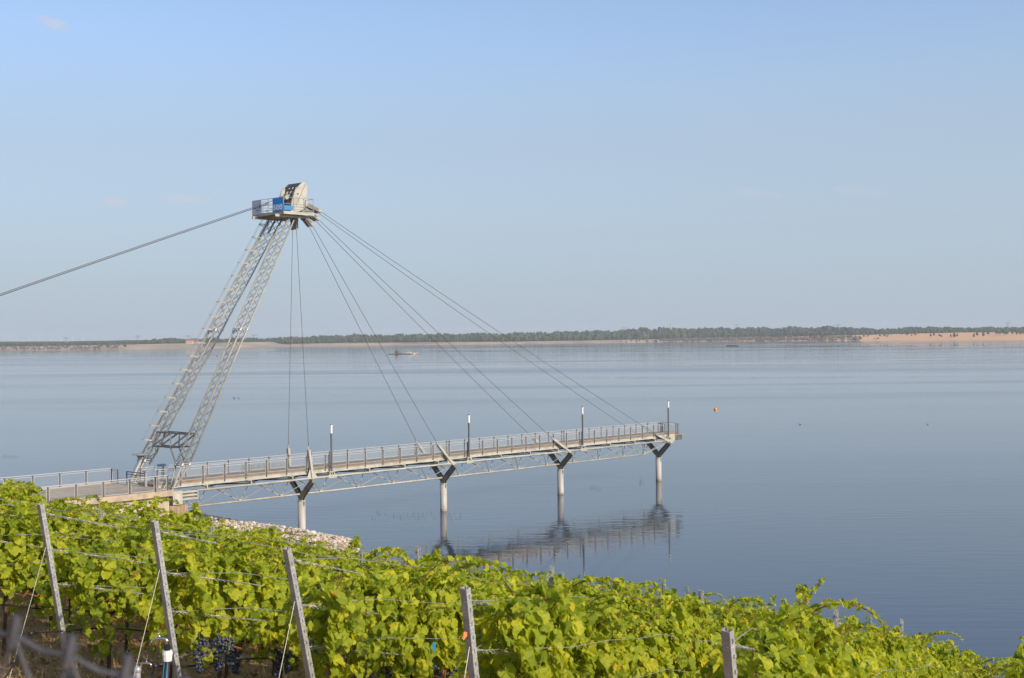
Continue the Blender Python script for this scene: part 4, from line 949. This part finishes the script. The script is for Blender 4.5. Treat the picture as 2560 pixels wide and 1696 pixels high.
for k in range(0, 11):
    t_ = row_start(k) + FIRST.get(k, 6.0) ; q_ = 0
    while True:
        P = row_pt(k, t_); P.z = ground_z(P.x, P.y)
        if P.x * DN.x + P.y * DN.y > 45.5: break
        q = to_px(P + Vector((0, 0, 2.1)))
        if -60 < q[0] < 2620 and q[1] < 1720 and (sky_y.get(int(q[0] // 20), 9999) > q[1] - 60):
            o = thing('trellis_post', P - Vector((0, 0, .15 if k < 4 else .32)), f"upright zinc trellis post, {ORD[q_]} one along the {rname(k)} of vines", 'post', 'upright trellis posts in the vineyard', rz=RROT + rv_.uniform(-.2, .2))
            o.rotation_euler.x = rv_.uniform(-.03, .03); o.rotation_euler.y = rv_.uniform(-.03, .03)
            mk(P_STD, 'profile', o); npost += 1
        t_ += 5.9; q_ += 1
# ---- trellis wires
LV = [('topmost', 1.86, .0, .95), ('upper left', 1.56, .24, .76), ('upper right', 1.54, -.33, .76), ('middle left', 1.20, .28, .58), ('middle right', 1.20, -.37, .58), ('lowest', .78, -.05, .36)]
for k in range(0, 9):
    foot, top = POSTS[k]
    for nm, hz, off, fr in LV:
        p0 = foot.lerp(top, fr); pts = [p0]; t_ = row_start(k) + 1.0; ti = 0
        while t_ < row_start(k) + 34:
            P = row_pt(k, t_); D = P.x * DN.x + P.y * DN.y
            if D > 45: break
            sag = .04 * math.sin(t_ * 1.05 + k) + .015 * math.sin(t_ * 3.1)
            P = P + PV * (off + .05 * math.sin(t_ * .9 + k * 2)); P.z = ground_z(P.x, P.y) + hz + sag; pts.append(P); t_ += 1.0
        o0 = pts[0].copy(); b = MB(); b.tube([p - o0 for p in pts], .0028, 4)
        tag(b.build('trellis_wire', M['wire'], None, loc=o0), f"{nm} galvanised wire strung along the {rname(k)} of vines", 'wire', f'trellis wires of the {rname(k)}')
for k in range(0, 6):
    foot, top = POSTS[k]; pts = []; t_ = row_start(k) - (.2 if k != 3 else .0)
    while t_ < row_start(k) + 16: 
        P = row_pt(k, t_) - PV * .04; P.z = ground_z(P.x, P.y) + .62 + .035 * math.sin(t_ * 2.2); pts.append(P); t_ += .5
    g = pts[0] - RV * .9 - PV * .3; g.z = ground_z(g.x, g.y) + .03; g2 = pts[0] - RV * .45 - PV * .1; g2.z -= .30
    pts = [g - RV * .5, g, g2] + pts; pts[0].z = ground_z(pts[0].x, pts[0].y) + .02
    o0 = pts[2].copy(); b = MB(); b.tube([p - o0 for p in pts], .010, 6)
    for q in (3, 9, 17): b.tube([pts[q] - o0 - RV * .03, pts[q] - o0 + RV * .03], .02, 8)
    tag(b.build('drip_hose', M['black'], None, True, o0), f"black drip hose rising from the ground along the {rname(k)}", 'hose', 'drip hoses under the vines')

# ---- ties on the wires
P = row_pt(2, 11.43) - PV * .39; P.z = ground_z(P.x, P.y) + 1.17
t = thing('plant_tie', P, 'small blue plastic clip hanging on a wire between the third and fourth end post', 'clip')
b = MB(); b.box((0, 0, 0), (.016, 0, 0), (0, .006, 0), (0, 0, .03)); b.box((.004, 0, -.04), (.007, 0, .003), (0, .004, 0), (0, 0, .022)); b.build('clip', M['stripe'], t)
P = xyz_from(1160, 1586, 9.55)
t = thing('ribbon', P, 'small orange ribbon tied to the end post in the bottom centre', 'ribbon')
b = MB()
for k_ in range(4): b.prism([(0, 0, .012), (-.022 - .005 * k_, -.01, .018 - .014 * k_), (-.024, -.012, -.0 - .014 * k_), (0, 0, -.012)], (.002, .004, .001))
b.build('cloth', mat('orange_ribbon', (.75, .22, .06), .7), t)

# ---- taps
def tapset(parent, s, mt, name='tap'):
    b = MB(); b.tube([(0, 0, .0), (0, 0, .045), (-.012, 0, .062), (-.03, 0, .07), (-.09, 0, .07), (-.125, 0, .062), (-.145, 0, .04), (-.155, 0, .015)], [.017, .017, .016, .014, .013, .012, .011, .013], 12)
    b.tube([(-.075, 0, .07), (-.075, 0, .105)], [.014, .009], 10); b.tube([(-.075, 0, .105), (-.075, 0, .128)], .006, 8); o = b.build(name, mt, parent, True); o.scale = (s, s, s)
    b = MB(); b.bar((-.10, 0, .132), (-.05, 0, .132), .012, .006); h_ = b.build('tap_handle', mt, o); return o
P = xyz_from(410, 1642, 12.45); gz = ground_z(P.x, P.y); hh = P.z - gz
t = thing('standpipe', (P.x, P.y, gz), 'black standpipe with white collar and shiny tap strapped to an end post', 'standpipe')
ln_ = Vector((-.09, 0, 0))
b = MB(); b.tube([ln_ - Vector((0, 0, .2)), (0, 0, hh - .03)], .032, 16); b.build('hose_pipe', M['black'], t, True)
b = MB()
for a in (-2.3, -1.2): o_ = Vector((math.cos(a), math.sin(a), 0)) * .032; b.tube([ln_ + o_ - Vector((0, 0, .2)), Vector((0, 0, hh - .03)) + o_], .004, 5)
b.build('blue_stripe', M['stripe'], t)
b = MB(); b.tube([(0, 0, hh - .04), (0, 0, hh + .015), (0, 0, hh + .018), (0, 0, hh + .06)], [.042, .046, .050, .048], 12); b.build('collar', M['white'], t)
b = MB(); b.tube([(0, 0, hh + .06), (0, 0, hh + .10)], .03, 12); b.build('coupling', M['black'], t)
tp = tapset(t, 1.0, M['chrome']); tp.location = (0, 0, hh + .10)
P = xyz_from(345, 1662, 12.2); gz = ground_z(P.x, P.y)
t = thing('standpipe', (P.x, P.y, gz), 'lower grey standpipe with a small tap at the bottom left', 'standpipe')
b = MB(); b.tube([(-.04, 0, -.1), (-.04, 0, P.z - gz - .06)], .032, 12); b.build('pipe', M['steel'], t, True)
b = MB(); b.ball((-.04, 0, P.z - gz - .05), .04, 12, 8); b.build('elbow', M['steel'], t, True)
tp = tapset(t, .62, M['chrome']); tp.location = (.0, 0, P.z - gz - .03); tp.rotation_euler.z = math.pi
# ---- shore bollards
for x, y, Y, lab in [(2307, 1612, 54.5, 'left slim dark post on the shore path behind the vines at lower right'), (2534, 1657, 52, 'right slim dark post on the shore path at the lower right corner')]:
    P = xyz_from(x, y, Y); g = ground_z(P.x, P.y); t = thing('path_post', (P.x, P.y, g), lab, 'post', 'dark posts on the shore path')
    b = MB(); b.tube([(0, 0, -.2), (0, 0, P.z - g - .05)], .05, 10); b.build('shaft', M['dark'], t); b = MB(); b.tube([(0, 0, P.z - g - .05), (0, 0, P.z - g)], [.055, .045], 10); b.build('cap', M['dark'], t)

# ---- dry grass and fallen leaves on the slope
M['grass'] = mat_leaf('dry_grass', [(0, (.12, .14, .035)), (.25, (.36, .25, .10)), (.7, (.58, .40, .17)), (1, (.68, .52, .26))], (1, 1, 1), .25, .8)
b = MB(); rg = random.Random(11)
clumps = [(rg.uniform(-10, 3), rg.uniform(8, 27)) for _ in range(900)]
for cx, cy in clumps:
    u = cx / cy
    if u < -.43 or u > .12: continue
    cv = rg.random()
    for q in range(34):
        x, y = cx + rg.gauss(0, .11), cy + rg.gauss(0, .11); z = ground_z(x, y); hh = rg.uniform(.05, .19); a = rg.random() * 6.28; lx, ly = math.cos(a) * hh * .7, math.sin(a) * hh * .7; wx_, wy_ = -math.sin(a) * .004, math.cos(a) * .004
        b.add([(x - wx_, y - wy_, z - .01), (x + wx_, y + wy_, z - .01), (x + lx * .4 + wx_ * .7, y + ly * .4 + wy_ * .7, z + hh * .7), (x + lx * .4 - wx_ * .7, y + ly * .4 - wy_ * .7, z + hh * .7), (x + lx, y + ly, z + hh)], [(0, 1, 2, 3), (3, 2, 4)], max(0, min(1, cv * .6 + rg.random() * .4)))
tag(b.build('dry_grass', M['grass']), 'dry yellow grass tufts on the soil under the vines', 'grass', kind='stuff')
b = MB()
M['litter'] = mat_leaf('fallen_leaf', [(0, (.22, .09, .035)), (.5, (.36, .17, .06)), (1, (.40, .28, .10))], (1, 1, 1), .15, .8)
for q in range(3500):
    x, y = rg.uniform(-9, 3), rg.uniform(8, 26)
    if not -.43 < x / y < .12: continue
    add_leaf(b, Vector((x, y, ground_z(x, y) + rg.uniform(.015, .05))), Vector((rg.gauss(0, .4), rg.gauss(0, .4), 1)), Vector((rg.gauss(0, 1), rg.gauss(0, 1), 0)), rg.uniform(.05, .10), 0, rg, rg.random())
tag(b.build('fallen_leaves', M['litter']), 'brown fallen vine leaves scattered on the soil', 'leaf litter', kind='stuff')

# ---- wire mesh fence right in front of the camera (out of focus)
t = thing('mesh_fence', (-.29, .86, 13.2), 'dark wire mesh fence, out of focus, in the bottom left corner', 'fence')
A = Vector((-.36, .86, 15 - .180)); Bp = Vector((-.225, .84, 15 - .2225)); d = (Bp - A) / 3.6; org = Vector((-.29, .86, 13.2))
b = MB(); pts = [A + d * i * .5 + Vector((0, 0, (-.0022 if i % 2 else .0014))) - org for i in range(-6, 16)]; b.tube(pts, .0019, 6); b.build('top_wire', M['fence'], t)
b = MB()
for i in range(-3, 8):
    for s_ in (1, -1):
        p = A + d * i; pts = [p - org + Vector((0, 0, .009)) + d * .12]
        for j in range(0, 34): pts.append(p + d * (.5 * (j % 2)) * s_ + Vector((0, -.0015 * s_, -.045 * j)) - org)
        b.tube(pts, .0016, 4)
    p = A + d * i - org; b.tube([p + Vector((-.003, 0, -.006)), p + Vector((.001, 0, .014))], .0034, 6)
b.build('wire_netting', M['fence'], t)

# ------------------------------------------------------------------ haze
mh = bpy.data.materials.new('haze_air'); mh.use_nodes = True; nt = mh.node_tree; nt.nodes.clear()
o_ = N(nt, 'ShaderNodeOutputMaterial'); pv = N(nt, 'ShaderNodeVolumePrincipled'); pv.inputs['Density'].default_value = .000125; pv.inputs['Color'].default_value = (.86, .90, .98, 1); pv.inputs['Anisotropy'].default_value = .0
nt.links.new(pv.outputs[0], o_.inputs['Volume'])
b = MB(); b.box((0, 1700, 18.5), (3600, 0, 0), (0, 2050, 0), (0, 0, 21.5)); tag(b.build('haze', mh), kind='stuff')
